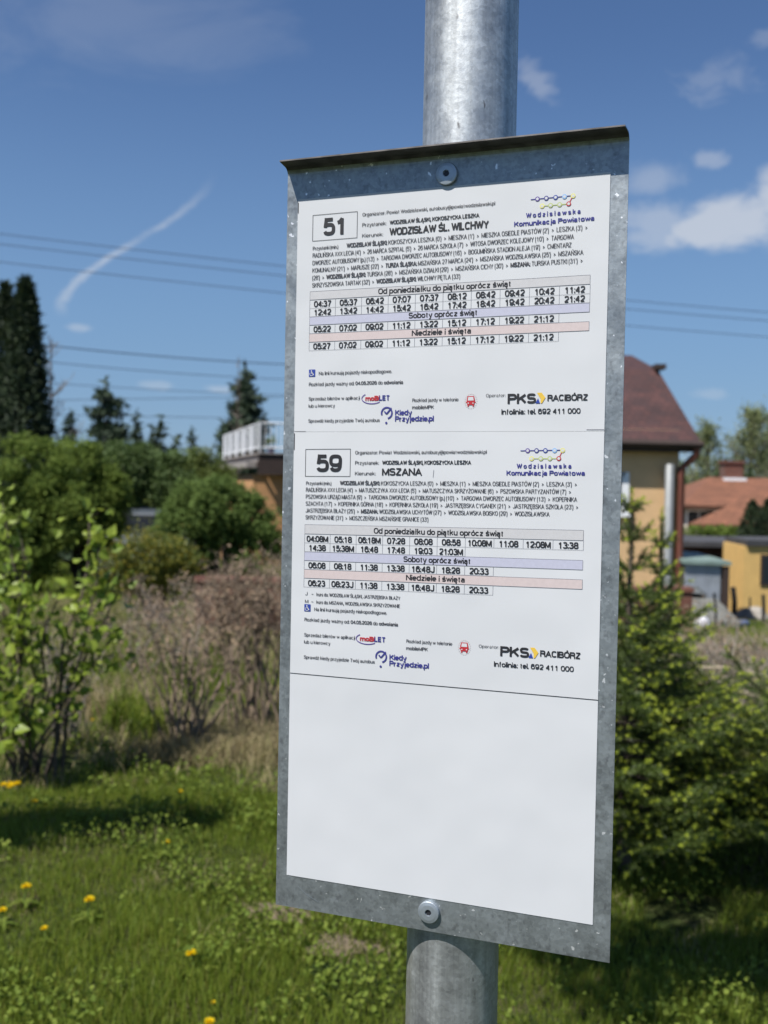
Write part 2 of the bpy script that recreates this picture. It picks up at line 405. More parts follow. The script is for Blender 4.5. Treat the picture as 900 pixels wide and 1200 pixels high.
# pole
mb = MB(); K = 64; hz = [-.3, .2, .8, 1.1, 1.3, 1.6, 1.9, 2.2, 2.6, 3.0]
V = [(math.cos(2*math.pi*k/K)*.0445, math.sin(2*math.pi*k/K)*.0445, z) for z in hz for k in range(K)]
mb.add(V, [(i*K+k, i*K+(k+1) % K, (i+1)*K+(k+1) % K, (i+1)*K+k) for i in range(len(hz)-1) for k in range(K)])
pole = mb.build('pole', M_POLE, sign, True)
mb = MB(); mb.tube([(0, 0, 3.0), (0, 0, 3.012), (0, 0, 3.02)], [.047, .047, .03], 32); mb.build('pole_cap', plain('cap_plastic', (.03, .03, .03), .5), pole)
# weld seam line of the tube
# panel: folded sheet, extruded across
def panel():
    t_ = 1.3
    prof = []                                   # (v down mm, n out m) outer face list
    pf = [(687.0, -.0006), (300.0, -.0006), (-24.0, -.0006)]
    r = 7.0
    for i in range(1, 7):
        a = i/6*R(86); pf.append((-24.0 - math.sin(a)*r, -.0006 + (1-math.cos(a))*r/1000))
    d_end = pf[-1]
    pf.append((d_end[0]-1.0, d_end[1]+.0135))
    # offset to the back by thickness
    pb = []
    for i, (v, n) in enumerate(pf):
        a = Vector(pf[min(i+1, len(pf)-1)]) ; b = Vector(pf[max(i-1, 0)])
        tv, tn = a[0]-b[0], (a[1]-b[1])*1000
        ln = math.hypot(tv, tn); ov, on = tn/ln, -tv/ln           # rotate
        if on > 0: ov, on = -ov, -on
        if i >= 6: ov, on = -abs(ov), -abs(on)
        pb.append((v + ov*t_, n + on*t_/1000))
    mb = MB()
    us = np.linspace(-11.5, 312.3, 15)
    def dn(u, v):
        return 0.0
    n = len(pf)
    ring = pf + pb[::-1]
    V = []
    for iu, u in enumerate(us):
        for (v, nn) in ring:
            uu = u
            if nn > .006 and iu in (0, len(us)-1):              # slightly clipped lip corners
                uu = u + (0.5 if iu == 0 else -.8)*(nn-.006)/.0135*1.5
            V.append(S(uu, v, nn))
    m_ = len(ring)
    F = [(i*m_+k, i*m_+(k+1) % m_, (i+1)*m_+(k+1) % m_, (i+1)*m_+k) for i in range(len(us)-1) for k in range(m_)]
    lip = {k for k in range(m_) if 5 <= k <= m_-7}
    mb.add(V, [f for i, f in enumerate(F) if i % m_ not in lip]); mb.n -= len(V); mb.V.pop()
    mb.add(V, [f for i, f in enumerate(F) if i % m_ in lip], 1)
    for iu in (0, len(us)-1):
        b0 = iu*m_
        q = [(b0+k, b0+k+1, b0+m_-2-k, b0+m_-1-k) for k in range(n-1)]
        mb.F[4].append(np.array(q)); mb.M[4].append(np.zeros(len(q), int))
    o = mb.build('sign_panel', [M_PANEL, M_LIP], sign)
    bm_fix(o)
    return o
def bm_fix(o):
    import bmesh
    b = bmesh.new(); b.from_mesh(o.data); bmesh.ops.recalc_face_normals(b, faces=b.faces); b.to_mesh(o.data); b.free()
panel_o = panel()
# clamp bracket between panel and pole
for v in (14, 640):
    mb = MB(); c = S(149, v, -.0045)
    for s_ in (-1, 1):
        Mx = Matrix.Translation(c) @ Matrix.Rotation(-YAW, 4, 'Z')
        mb.box((-.03+s_*.018, -.0015, -.012), (.03+s_*.018, .006, .012), 0, Mx)
        break
    mb.build('bracket', M_POLE, sign)
def lathe(mb, c, prof, n=28, mi=0):
    """prof: (radius m, out m) around the panel normal at local point c"""
    V = []
    for r_, o_ in prof:
        for k in range(n):
            a = 2*math.pi*k/n
            V.append(c + UR*(math.cos(a)*r_) + Vector((0, 0, math.sin(a)*r_)) + NRM*o_)
    F = [(i*n+k, i*n+(k+1) % n, (i+1)*n+(k+1) % n, (i+1)*n+k) for i in range(len(prof)-1) for k in range(n)]
    mb.add(V, F, mi)
for (u, v) in ((149.7, -11.6), (146.7, 668.3)):
    c = S(u, v, 0)
    mb = MB(); lathe(mb, c, [(.0102, -.001), (.0102, .0024), (.0097, .0031), (.0070, .0036), (.0031, .0037), (.0029, .0022), (.0001, .0022)])
    sc = mb.build('screw', M_ZINC, sign, False)
    mb = MB(); lathe(mb, c, [(.0029, .0024), (.0020, .0024), (.0001, .0024)], 6); mb.build('hex_socket', M_SOCKET, sc)

class Sheet:
    def __init__(s, rot, u0=14.0): s.k = math.tan(R(rot)); s.u0 = u0
    def P(s, u, v, n): return S(u, v + (u-s.u0)*s.k, n)
# -- printing: a narrow grotesque alphabet drawn as strokes (cap height 1)
def AR(cx, cy, rx, ry, a0, a1, p=2.9):
    n = max(4, int(abs(a1-a0)/18)); o = []
    for i in range(n+1):
        a = R(a0+(a1-a0)*i/n); c, s_ = math.cos(a), math.sin(a)
        o.append((cx+rx*math.copysign(abs(c)**(2/p), c), cy+ry*math.copysign(abs(s_)**(2/p), s_)))
    return o
XH = .73
def _alphabet():
    G = {}
    def d(ch, w, *st, t=1.0): G[ch] = (w, t, [list(q) for q in st])
    d('A', .62, [(0,0),(.5,1),(1,0)], [(.17,.3),(.83,.3)]); d('B', .56, [(0,0),(0,1),(.5,1)]+AR(.5,.765,.42,.235,90,-90)+[(0,.53)], [(.5,.53)]+AR(.52,.265,.48,.265,90,-90)+[(0,0)])
    d('C', .57, AR(.5,.5,.5,.5,38,322)); d('D', .58, [(0,0),(0,1),(.42,1)]+AR(.42,.5,.58,.5,90,-90)+[(0,0)])
    d('E', .49, [(1,1),(0,1),(0,0),(1,0)], [(0,.52),(.9,.52)]); d('F', .46, [(1,1),(0,1),(0,0)], [(0,.5),(.85,.5)])
    d('G', .6, AR(.5,.5,.5,.5,40,325)+[(1,.1),(1,.46),(.55,.46)]); d('H', .57, [(0,0),(0,1)], [(1,0),(1,1)], [(0,.52),(1,.52)]); d('I', .001, [(0,0),(0,1)])
    d('J', .44, [(1,1),(1,.27)]+AR(.5,.27,.5,.27,0,-172)); d('K', .57, [(0,0),(0,1)], [(1,1),(0,.36)], [(.36,.6),(1,0)]); d('L', .46, [(0,1),(0,0),(1,0)])
    d('M', .70, [(0,0),(0,1),(.5,.05),(1,1),(1,0)]); d('N', .57, [(0,0),(0,1),(1,0),(1,1)]); d('O', .60, AR(.5,.5,.5,.5,0,360))
    d('P', .53, [(0,0),(0,1),(.5,1)]+AR(.5,.74,.5,.26,90,-90)+[(0,.48)]); d('R', .56, [(0,0),(0,1),(.5,1)]+AR(.5,.76,.47,.24,90,-90)+[(0,.52)], [(.5,.52),(.92,.38),(1,0)])
    d('S', .54, AR(.5,.76,.47,.24,18,262)+AR(.5,.26,.5,.26,82,-165)); d('T', .54, [(0,1),(1,1)], [(.5,1),(.5,0)]); d('U', .57, [(0,1),(0,.3)]+AR(.5,.3,.5,.3,180,360)+[(1,1)])
    d('V', .58, [(0,1),(.5,0),(1,1)]); d('W', .86, [(0,1),(.25,0),(.5,1),(.75,0),(1,1)]); d('X', .57, [(0,0),(1,1)], [(0,1),(1,0)]); d('Y', .57, [(0,1),(.5,.42),(1,1)], [(.5,.42),(.5,0)]); d('Z', .54, [(0,1),(1,1),(0,0),(1,0)])
    d('0', .5, AR(.5,.5,.5,.5,0,360)); d('1', .5, [(.08,.74),(.35,.8),(.58,1),(.58,0)]); d('2', .5, AR(.5,.72,.48,.28,170,-28)+[(.55,.35),(0,0),(1,0)])
    d('3', .5, AR(.48,.76,.44,.24,160,-90), [(.38,.53),(.5,.53)]+AR(.5,.265,.5,.265,90,-165)); d('4', .52, [(.74,0),(.74,1),(0,.28),(1,.28)]); d('5', .5, [(.9,1),(.16,1),(.06,.48)]+AR(.5,.32,.5,.32,142,-160))
    d('6', .5, AR(.5,.32,.5,.32,0,360), AR(.5,.5,.48,.5,32,180)+[(.01,.3)]); d('7', .5, [(0,1),(1,1),(.62,.5),(.4,0)]); d('8', .5, AR(.5,.765,.44,.235,0,360), AR(.5,.265,.5,.265,0,360)); d('9', .5, AR(.5,.68,.5,.32,0,360), AR(.5,.5,.49,.5,212,360)+[(1,.7)])
    x = XH; h = x/2
    d('a', .44, AR(.47,x-.21,.44,.21,158,0)+[(.91,0)], [(.91,.42),(.5,.42)]+AR(.45,.21,.44,.21,90,352), t=x); d('b', .46, [(0,0),(0,1)], AR(.5,h,.5,h,0,360)); d('c', .43, AR(.5,h,.5,h,42,318), t=x); d('d', .46, [(1,0),(1,1)], AR(.5,h,.5,h,0,360))
    d('e', .45, [(.02,.37),(1,.37)]+AR(.5,h,.5,h,4,318), t=x); d('f', .27, [(.4,0),(.4,.82)]+AR(.95,.82,.55,.18,180,95), [(0,.7),(.95,.7)]); d('g', .46, AR(.5,h,.5,h,0,360), [(1,x),(1,-.03)]+AR(.5,-.03,.5,.19,0,-160), t=x)
    d('h', .44, [(0,0),(0,1)], [(0,.45)]+AR(.5,.44,.5,x-.44,180,0)+[(1,0)]); d('i', .001, [(0,0),(0,x)], [(0,.9),(0,1)]); d('j', .12, [(1,x),(1,-.08)]+AR(0,-.08,1,.13,0,-90), [(1,.9),(1,1)]); d('k', .43, [(0,0),(0,1)], [(.95,x),(0,.25)], [(.35,.44),(1,0)]); d('l', .001, [(0,0),(0,1)])
    d('m', .74, [(0,0),(0,x)], [(0,.46)]+AR(.25,.46,.25,x-.46,180,0)+[(.5,0)], [(.5,.46)]+AR(.75,.46,.25,x-.46,180,0)+[(1,0)], t=x); d('n', .44, [(0,0),(0,x)], [(0,.44)]+AR(.5,.44,.5,x-.44,180,0)+[(1,0)], t=x); d('o', .46, AR(.5,h,.5,h,0,360), t=x); d('p', .46, [(0,-.24),(0,x)], AR(.5,h,.5,h,0,360), t=x)
    d('r', .24, [(0,0),(0,x)], [(0,.42)]+AR(.85,.42,.85,x-.42,180,84), t=x); d('s', .41, AR(.5,x-.18,.46,.18,15,262)+AR(.5,.19,.5,.19,82,-165), t=x); d('t', .26, [(.45,.93),(.45,.16)]+AR(1,.16,.55,.16,180,262), [(0,.70),(.95,.70)]); d('u', .44, [(0,x),(0,.26)]+AR(.5,.26,.5,.26,180,360), [(1,x),(1,0)], t=x)
    d('v', .44, [(0,x),(.5,0),(1,x)], t=x); d('w', .66, [(0,x),(.25,0),(.5,x),(.75,0),(1,x)], t=x); d('y', .44, [(0,x),(.5,.02)], [(1,x),(.45,-.2),(.1,-.24)], t=x); d('z', .42, [(0,x),(1,x),(0,0),(1,0)], t=x)
    d(':', .001, [(0,0),(0,.15)], [(0,.56),(0,.71)]); d('.', .001, [(0,0),(0,.14)]); d(',', .05, [(1,.14),(1,0),(0,-.14)]); d('-', .25, [(0,.36),(1,.36)]); d('>', .42, [(0,.1),(1,.37),(0,.64)]); d("'", .001, [(0,.74),(0,1)]); d('(', .14, AR(1.1,.4,1,.66,112,248,2)); d(')', .14, AR(-.1,.4,1,.66,68,-68,2)); d(' ', .14)
    d('@', .8, AR(.5,.36,.22,.26,0,360), [(.72,.6),(.72,.2),(.85,.12)]+AR(.5,.36,.5,.56,-15,290))
    for s_, b, k in (('Ś','S','/'), ('Ź','Z','/'), ('Ć','C','/'), ('Ń','N','/'), ('Ó','O','/'), ('Ż','Z','.'), ('ś','s','/'), ('ź','z','/'), ('ć','c','/'), ('ń','n','/'), ('ó','o','/'), ('ż','z','.'), ('Ą','A',','), ('Ę','E',','), ('ą','a',','), ('ę','e',','), ('Ł','L','l'), ('ł','l','l')):
        w, t, st = G[b]; st = [list(q) for q in st]
        if k == '/': st.append([(.42, t+.10), (.72, t+.27)])
        elif k == '.': st.append([(.5, t+.10), (.5, t+.22)])
        elif k == ',': st.append([(.86, .0), (.68, -.12), (.78, -.20), (.98, -.19)])
        elif b == 'L': st.append([(-.28, .36), (.5, .64)])
        else: w = .16; st = [[(.5, 0), (.5, 1)], [(0, .38), (1, .66)]]
        G[s_] = (w, t, st)
    return G
GLY = _alphabet()
GAP = .185
def adv(ch, wt): return GLY[ch][0] + GAP if ch != ' ' else .30
def ribbon(P, w):
    """left and right rims of a stroke with mitred bends"""
    P = np.asarray(P, float); keep = [0]
    for i in range(1, len(P)):
        if np.hypot(*(P[i]-P[keep[-1]])) > 1e-4: keep.append(i)
    P = P[keep]; n = len(P)
    if n < 2: return None
    closed = np.hypot(*(P[0]-P[-1])) < w*.25 and n > 4
    T = P[1:]-P[:-1]; T /= np.linalg.norm(T, axis=1, keepdims=True); Nn = np.stack([-T[:, 1], T[:, 0]], 1); O = np.zeros_like(P)
    for i in range(n):
        if i == 0: a = b = Nn[0]
        elif i == n-1: a = b = Nn[-1]
        else: a, b = Nn[i-1], Nn[i]
        if closed and i in (0, n-1): a, b = Nn[-1], Nn[0]
        m_ = a+b; l2 = m_ @ m_
        k = 2/l2 if l2 > .35 else 1.2/math.sqrt(max(l2, 1e-6))
        O[i] = m_*k*w/2
    return P+O, P-O
def split_corners(P, w):
    """cuts a stroke at its sharp bends, each piece running a little past the bend"""
    P = np.asarray(P, float); keep = [P[0]]
    for q in P[1:]:
        if np.hypot(*(q-keep[-1])) > 1e-4: keep.append(q)
    P = np.array(keep)
    if len(P) < 2: return []
    T = P[1:]-P[:-1]; T /= np.linalg.norm(T, axis=1, keepdims=True)
    out = []; cur = [P[0]]
    for i in range(1, len(P)-1):
        c = float(T[i-1] @ T[i])
        if c < .55:
            e = w*(.5 if c > -.3 else .12)
            cur.append(P[i]+T[i-1]*e); out.append(cur); cur = [P[i]-T[i]*e]
        else: cur.append(P[i])
    cur.append(P[-1]); out.append(cur)
    return out
FNTW = lambda b: .096 + 1.5*b
def put(sh, mb, segs, u0, v, h, width=None, mi=0, n=.0004, center=False, track=0.0):
    """segs: [(text, boldness)]; baseline at v; cap height h mm; squeezed to width mm"""
    if isinstance(segs, str): segs = [(segs, .015)]
    tot = sum(adv(c, 0)+track for t, b in segs for c in t) - GAP
    sx = width/tot if width else h
    u = u0 - (tot*sx/2 if center else 0)
    for t, b in segs:
        wt = FNTW(b)*h; wx = min(wt, .36*GAP*sx*4)
        for ch in t:
            w, top, st = GLY[ch]; W = w*sx; layer = 0
            for k, s_ in enumerate(st):
                pts = []
                for x, y in s_:
                    X = u + wx*.12 + x*W
                    if y < 0: Y = y*h
                    elif y <= top: Y = wt/2 + y*(top*h-wt)/top
                    else: Y = y*h - wt*.3
                    pts.append((X, Y))
                # straight strokes keep their butt ends at the full height
                ext = []
                for q, e in ((0, 1), (-1, -2)):
                    d_ = np.subtract(pts[q], pts[e]); l = np.hypot(*d_)
                    if l > 0 and abs(d_[1]) > .9*l and len(s_) and (s_[q][1] <= .001 or s_[q][1] >= top-.001 and s_[q][1] <= top): pts[q] = tuple(np.add(pts[q], d_/l*wt/2))
                ws = min(wt, wx)
                for piece in split_corners(pts, ws):
                    rb = ribbon(piece, ws)
                    if rb is None: continue
                    Lr, Rr = rb; m_ = len(Lr); nn = n + layer*.000012; layer += 1
                    V = [sh.P(a, v-b_, nn) for a, b_ in Lr] + [sh.P(a, v-b_, nn) for a, b_ in Rr]
                    mb.add(V, [(m_+i, m_+i+1, i+1, i) for i in range(m_-1)], mi)
            u += (adv(ch, 0)+track)*sx
def rect(sh, mb, u0, v0, u1, v1, mi=0, n=.0003):
    mb.add([sh.P(u0, v1, n), sh.P(u1, v1, n), sh.P(u1, v0, n), sh.P(u0, v0, n)], [(0, 1, 2, 3)], mi)
def poly(sh, mb, pts, mi=0, n=.0004): mb.ngon([sh.P(u, v, n) for u, v in pts], mi)
def disc(sh, mb, u, v, r, mi=0, n=.0004, k=16, ry=None):
    poly(sh, mb, [(u+r*math.cos(a*2*math.pi/k), v-(ry or r)*math.sin(a*2*math.pi/k)) for a in range(k)], mi, n)
def stroke(sh, mb, pts, w, mi=0, n=.0004):
    for (a, b), (c, d) in zip(pts[:-1], pts[1:]):
        l = math.hypot(c-a, d-b); px, py = -(d-b)/l*w/2, (c-a)/l*w/2
        mb.add([sh.P(a+px, b+py, n), sh.P(c+px, d+py, n), sh.P(c-px, d-py, n), sh.P(a-px, b-py, n)], [(0, 1, 2, 3)], mi)
INKS = [M_INK, M_GREY, M_LINE, M_NAVY, M_RED, M_BLUE, M_HGREY, M_HLIL, M_HPINK, M_YEL, M_LYEL, M_SKYB, M_PURP, M_WHITE, M_OLIVE]
INK, GREY, LINE, NAVY, RED, BLUE, HGREY, HLIL, HPINK, YEL, LYEL, SKYB, PURP, WHITE, OLIVE = range(15)
def printed(name, mb, parent):
    o = mb.build(name, INKS, parent); return o
B = .060        # boldness of the printing

def paper(name, v0, v1, n0, label, u0=0.0, u1=297.0, rot=0.0):
    """a thin sheet with a little waviness"""
    mb = MB(); us = np.linspace(u0, u1, 2); 
    th = .00025
    V = [S(u, v, n) for n in (n0, n0-th) for v in (v0, v1) for u in (u0, u1)]
    mb.add(V, [(2, 3, 1, 0), (4, 5, 7, 6), (0, 1, 5, 4), (2, 6, 7, 3), (0, 4, 6, 2), (1, 3, 7, 5)])
    o = mb.build(name, M_PAPER, sign); o['label'] = label
    return o
sheet51 = paper('timetable_sheet', -.6, 222.9, 0.0, 'white timetable sheet headed with a boxed 51')
sheet59 = paper('timetable_sheet', 223.1, 457.5, 0.0, 'white timetable sheet headed with a boxed 59')
blank = paper('blank_sheet', 458.2, 655.8, -.0001, 'empty white sheet below the two timetables')

def frame(sh, mb, u0, v0, u1, v1, w, mi):
    rect(sh, mb, u0, v0, u1, v0+w, mi); rect(sh, mb, u0, v1-w, u1, v1, mi); rect(sh, mb, u0, v0+w, u0+w, v1-w, mi); rect(sh, mb, u1-w, v0+w, u1, v1-w, mi)
def network_logo(sh, par, us1, us2, ul, v1, v2, vW, vK, uW, uK):
    mb = MB()
    stroke(sh, mb, [(ul, v1), (us1[4], v1-.4)], .75, NAVY, .0003); stroke(sh, mb, [(us1[4], v1-.4), (us2[3], v2)], .75, RED, .0003); stroke(sh, mb, [(us2[3], v2), (us2[0], v2)], .75, OLIVE, .0003)
    for u, c in zip(us1, (PURP, NAVY, BLUE, SKYB, LYEL)): disc(sh, mb, u, v1-.1, 2.1, c, .0004); disc(sh, mb, u, v1-.1, 1.25, WHITE, .0005)
    for u, c in zip(us2, (LYEL, OLIVE, OLIVE, RED)): disc(sh, mb, u, v2, 2.1, c, .0004); disc(sh, mb, u, v2, 1.25, WHITE, .0005)
    put(sh, mb, [('W o d z i s ł a w s k a', .07)], uW[0], vW, 4.2, uW[1]-uW[0], NAVY); put(sh, mb, [('Komunikacja Powiatowa', .07)], uK[0], vK, 4.3, uK[1]-uK[0], NAVY)
    printed('network_logo', mb, par)
def stop_list(sh, par, lines, vs_, h, lead):
    mb = MB()
    for i, ((segs, u1), v) in enumerate(zip(lines, vs_)):
        u0 = 16.8 if sh is s51 else 14
        if i == 0:
            put(sh, mb, [('Przystanki (min.)', .03)], u0, v, h*.82, 26, GREY); u0 = lead
        put(sh, mb, [(t, B*1.1 if b else .018) for t, b in segs], u0, v, h, u1-u0, INK if False else GREY)
    printed('stop_list', mb, par)
def grid(sh, par, u0, u1, rows, heads, times):
    gb = MB(); tb = MB(); cw = (u1-u0)/10
    for (r0, r1, kind, payload) in rows:
        if kind == 'h':
            txt, w, col, uc = payload
            rect(sh, gb, u0, r0, u1, r1, col, .0002)
            frame(sh, gb, u0, r0, u1, r1, .28, LINE)
            put(sh, tb, [(txt, B)], uc, r1-1.9, 5.3, w, INK, center=True)
        else:
            n = len(payload)
            for k in range(n+1): rect(sh, gb, u0+cw*k-.12, r0, u0+cw*k+.12, r1, LINE)
            rect(sh, gb, u0, r1-.22, u0+cw*n, r1, LINE)
            for k, t in enumerate(payload):
                put(sh, tb, [(t, B)], u0+cw*(k+.5), r1-1.2, 5.8, 17.0 if len(t) == 5 else 21.6, INK, center=True)
    printed('table_grid', gb, par); printed('departure_times', tb, par)
def wheelchair(sh, par, u, v, s_):
    mb = MB(); rect(sh, mb, u, v, u+s_, v+s_*1.05, BLUE)
    disc(sh, mb, u+s_*.42, v+s_*.2, s_*.09, WHITE, .0006)
    stroke(sh, mb, [(u+s_*.42, v+s_*.28), (u+s_*.45, v+s_*.58), (u+s_*.66, v+s_*.58), (u+s_*.78, v+s_*.84)], s_*.1, WHITE, .0006)
    stroke(sh, mb, [(u+s_*.43, v+s_*.42), (u+s_*.64, v+s_*.42)], s_*.08, WHITE, .0006)
    arc = [(u+s_*(.43+.26*math.cos(a)), v+s_*(.66+.26*math.sin(a))) for a in np.linspace(.2, 3.9, 14)]
    stroke(sh, mb, arc, s_*.08, WHITE, .0006)
    printed('accessibility_symbol', mb, par)
def ticket_logo(sh, par, u0, u1, v):
    mb = MB(); w = u1-u0
    arc = [(u0+w*.36+w*.39*math.cos(a), v-2.2+5.0*math.sin(a)) for a in np.linspace(.75, 4.0, 22)]
    stroke(sh, mb, arc, .7, PURP)
    put(sh, mb, [('moBi', .09)], u0+w*.12, v, 4.6, w*.50, RED); put(sh, mb, [('LET', .08)], u0+w*.63, v, 4.9, w*.37, NAVY)
    printed('ticket_logo', mb, par)
def arrival_logo(sh, par, u, v, u1):
    mb = MB()
    cxx, cyy = u+5.0, v+5
    arc = [(cxx-1.2+5.2*math.cos(a), cyy+.4+5.2*math.sin(a)) for a in np.linspace(-3.5, 1.35, 20)]
    stroke(sh, mb, arc, 1.5, NAVY); stroke(sh, mb, [(cxx-3.6, cyy-1.2), (cxx-1.4, cyy+1.2), (cxx+3.4, cyy-4.4)], 1.3, NAVY, .0005)
    disc(sh, mb, cxx-1.5, v+14.6, 1.1, NAVY)
    put(sh, mb, [('Kiedy', .07)], u+12.5, v+7.6, 5.0, (u1-u-12.5)*.42, NAVY); put(sh, mb, [('Przyjedzie.pl', .07)], u+12.5, v+13.4, 5.0, u1-u-12.5, NAVY)
    printed('arrival_logo', mb, par)
def bus_symbol(sh, par, u, v):
    """u, v: middle"""
    mb = MB()
    for k in range(22):
        a = k*2*math.pi/22; disc(sh, mb, u+5.6*math.cos(a), v+6.6*math.sin(a), .4, HPINK, .0004, 6)
    poly(sh, mb, [(u-3.4, v+3.6), (u+3.4, v+3.6), (u+3.9, v-1), (u+3.0, v-4.4), (u-3.0, v-4.4), (u-3.9, v-1)], RED, .0004)
    poly(sh, mb, [(u-2.8, v-.4), (u+2.8, v-.4), (u+2.3, v-3.6), (u-2.3, v-3.6)], WHITE, .0005)
    rect(sh, mb, u-4.6, v+.6, u-3.7, v+1.6, RED); rect(sh, mb, u+3.7, v+.6, u+4.6, v+1.6, RED)
    rect(sh, mb, u-3.0, v+3.6, u-1.7, v+5, RED, .0004); rect(sh, mb, u+1.7, v+3.6, u+3.0, v+5, RED, .0004)
    disc(sh, mb, u-2.2, v+2, .6, WHITE, .0006, 8); disc(sh, mb, u+2.2, v+2, .6, WHITE, .0006, 8)
    printed('bus_symbol', mb, par)
def operator_logo(sh, par, uo, u0, v, um, ur, ui, vi):
    mb = MB()
    put(sh, mb, 'Operator:', uo[0], v-6.5, 2.8, uo[1]-uo[0], GREY)
    put(sh, mb, [('PKS', .085)], u0, v, 9.0, um-1.0-u0, INK)
    poly(sh, mb, [(um+1.0, v-9.4), (um+5.2, v-9.4), (um+8.6, v-5.0), (um+5.6, v), (um+4.4, v), (um+4.4, v-4.0)], YEL)
    poly(sh, mb, [(um-.2, v), (um+4.0, v), (um+2.0, v-4.6)], BLUE)
    put(sh, mb, [('RACIBÓRZ', .065)], ur[0], v-1.9, 5.6, ur[1]-ur[0], INK)
    put(sh, mb, [('Infolinia: tel. 692 411 000', .05)], ui[0], vi, 4.7, ui[1]-ui[0], INK)
    printed('operator_logo', mb, par)

s51 = Sheet(-.33); s59 = Sheet(-.62)
def do_sheet(sh, par, num, box, o, kier, kierw, dv):
    mb = MB(); frame(sh, mb, *box, .42, INK); printed('route_box', mb, par)
    mb = MB(); put(sh, mb, [(num, .07)], (box[0]+box[2])/2+(.0 if num == '51' else 1.0), box[3]-4.5, 16.6, 21.6 if num == '51' else 23.4, INK, center=True); printed('route_number', mb, par)
    mb = MB()
    put(sh, mb, [('Organizator: Powiat Wodzisławski, autobusy@powiatwodzislawski.pl', .032)], o, box[1]+5.2, 3.2, 127.5, GREY)
    put(sh, mb, [('Przystanek:', .03)], o, box[1]+15.0, 3.4, 23.5, GREY)
    put(sh, mb, [('WODZISŁAW ŚLĄSKI, KOKOSZYCKA LESZKA', .06)], o+27.5, box[1]+15.0, 3.7, 85.5, INK)
    put(sh, mb, [('Kierunek:', .03)], o, box[1]+25, 3.4, 20.5, GREY)
    put(sh, mb, [(kier, .065)], o+27.7, box[1]+25.2, 6.9, kierw, INK)
    printed('heading_text', mb, par)
do_sheet(s51, sheet51, '51', (16, 15.6, 62.3, 40.6), 67.5, 'WODZISŁAW ŚL. WILCHWY', 94, 0)
do_sheet(s59, sheet59, '59', (12.6, 239.6, 59.6, 266), 64.6, 'MSZANA', 38, 0)
mb = MB(); stroke(s59, mb, [(142.6, 259.5), (142.0, 266.5)], .35, LINE); printed('pen_mark', mb, sheet59)
network_logo(s51, sheet51, (233.7, 241.6, 249.8, 257.7, 265.2), (238.0, 245.5, 253.5, 261.5), 227.7, 18.9, 25.4, 34.7, 41.6, (224.1, 271.6), (213.5, 283.7))
network_logo(s59, sheet59, (229.9, 237.9, 245.8, 254, 261.1), (233.6, 241.9, 249.9, 257.9), 223.4, 242.5, 249.5, 258.2, 264.4, (220.6, 268.7), (211.4, 280.7))
N, Y_ = False, True
stop_list(s51, sheet51, [
    ([('WODZISŁAW ŚLĄSKI:', Y_), (" KOKOSZYCKA LESZKA (0')  >  MIESZKA (1')  >  MIESZKA OSIEDLE PIASTÓW (2')  >  LESZKA (3')  >", N)], 278),
    ([("RADLIŃSKA XXX LECIA (4')  >  26 MARCA SZPITAL (5')  >  26 MARCA SZKOŁA (7')  >  WITOSA DWORZEC KOLEJOWY (10')  >  TARGOWA", N)], 266.5),
    ([("DWORZEC AUTOBUSOWY (p.) (13')  >  TARGOWA DWORZEC AUTOBUSOWY (16')  >  BOGUMIŃSKA STADION ALEJA (19')  >  CMENTARZ", N)], 264.5),
    ([("KOMUNALNY (21')  >  MARUSZE (22')  >  ", N), ('TURZA ŚLĄSKA:', Y_), (" MSZAŃSKA 27 MARCA (24')  >  MSZAŃSKA WODZISŁAWSKA (25')  >  MSZAŃSKA", N)], 275),
    ([("(26')  >  ", N), ('WODZISŁAW ŚLĄSKI:', Y_), (" TURSKA (28')  >  MSZAŃSKA DZIAŁKI (29')  >  MSZAŃSKA CICHY (30')  >  ", N), ('MSZANA:', Y_), (" TURSKA PUSTKI (31')  >", N)], 274.5),
    ([("SKRZYSZOWSKA TARTAK (32')  >  ", N), ('WODZISŁAW ŚLĄSKI:', Y_), (" WILCHWY PĘTLA (33')", N)], 163.8)],
    [49.1 + 7.1*i for i in range(6)], 4.15, 52)
stop_list(s59, sheet59, [
    ([('WODZISŁAW ŚLĄSKI:', Y_), (" KOKOSZYCKA LESZKA (0')  >  MIESZKA (1')  >  MIESZKA OSIEDLE PIASTÓW (2')  >  LESZKA (3')  >", N)], 274),
    ([("RADLIŃSKA XXX LECIA (4')  >  MATUSZCZYKA XXX-LECIA (5')  >  MATUSZCZYKA SKRZYŻOWANIE (6')  >  PSZOWSKA PARTYZANTÓW (7')  >", N)], 269),
    ([("PSZOWSKA URZĄD MIASTA (9')  >  TARGOWA DWORZEC AUTOBUSOWY (p.) (10')  >  TARGOWA DWORZEC AUTOBUSOWY (13')  >  KOPERNIKA", N)], 274.5),
    ([("SZACHTA (17')  >  KOPERNIKA GÓRNA (18')  >  KOPERNIKA SZKOŁA (19')  >  JASTRZĘBSKA CYGANEK (21')  >  JASTRZĘBSKA SZKOŁA (23')  >", N)], 275.6),
    ([("JASTRZĘBSKA BŁAŻY (25')  >  ", N), ('MSZANA:', Y_), (" WODZISŁAWSKA UCHYTÓW (27')  >  WODZISŁAWSKA BOISKO (29')  >  WODZISŁAWSKA", N)], 250.5),
    ([("SKRZYŻOWANIE (31')  >  MOSZCZEŃSKA MSZAŃSKIE GRANICE (33')", N)], 138)],
    [274.0 + 6.65*i for i in range(6)], 3.95, 49.5)
H1, H2, H3 = 'Od poniedziałku do piątku oprócz świąt', 'Soboty oprócz świąt', 'Niedziele i święta'
r = [88.4, 96.6, 104.7, 112.7, 120.7, 128.8, 136.9, 145.1]
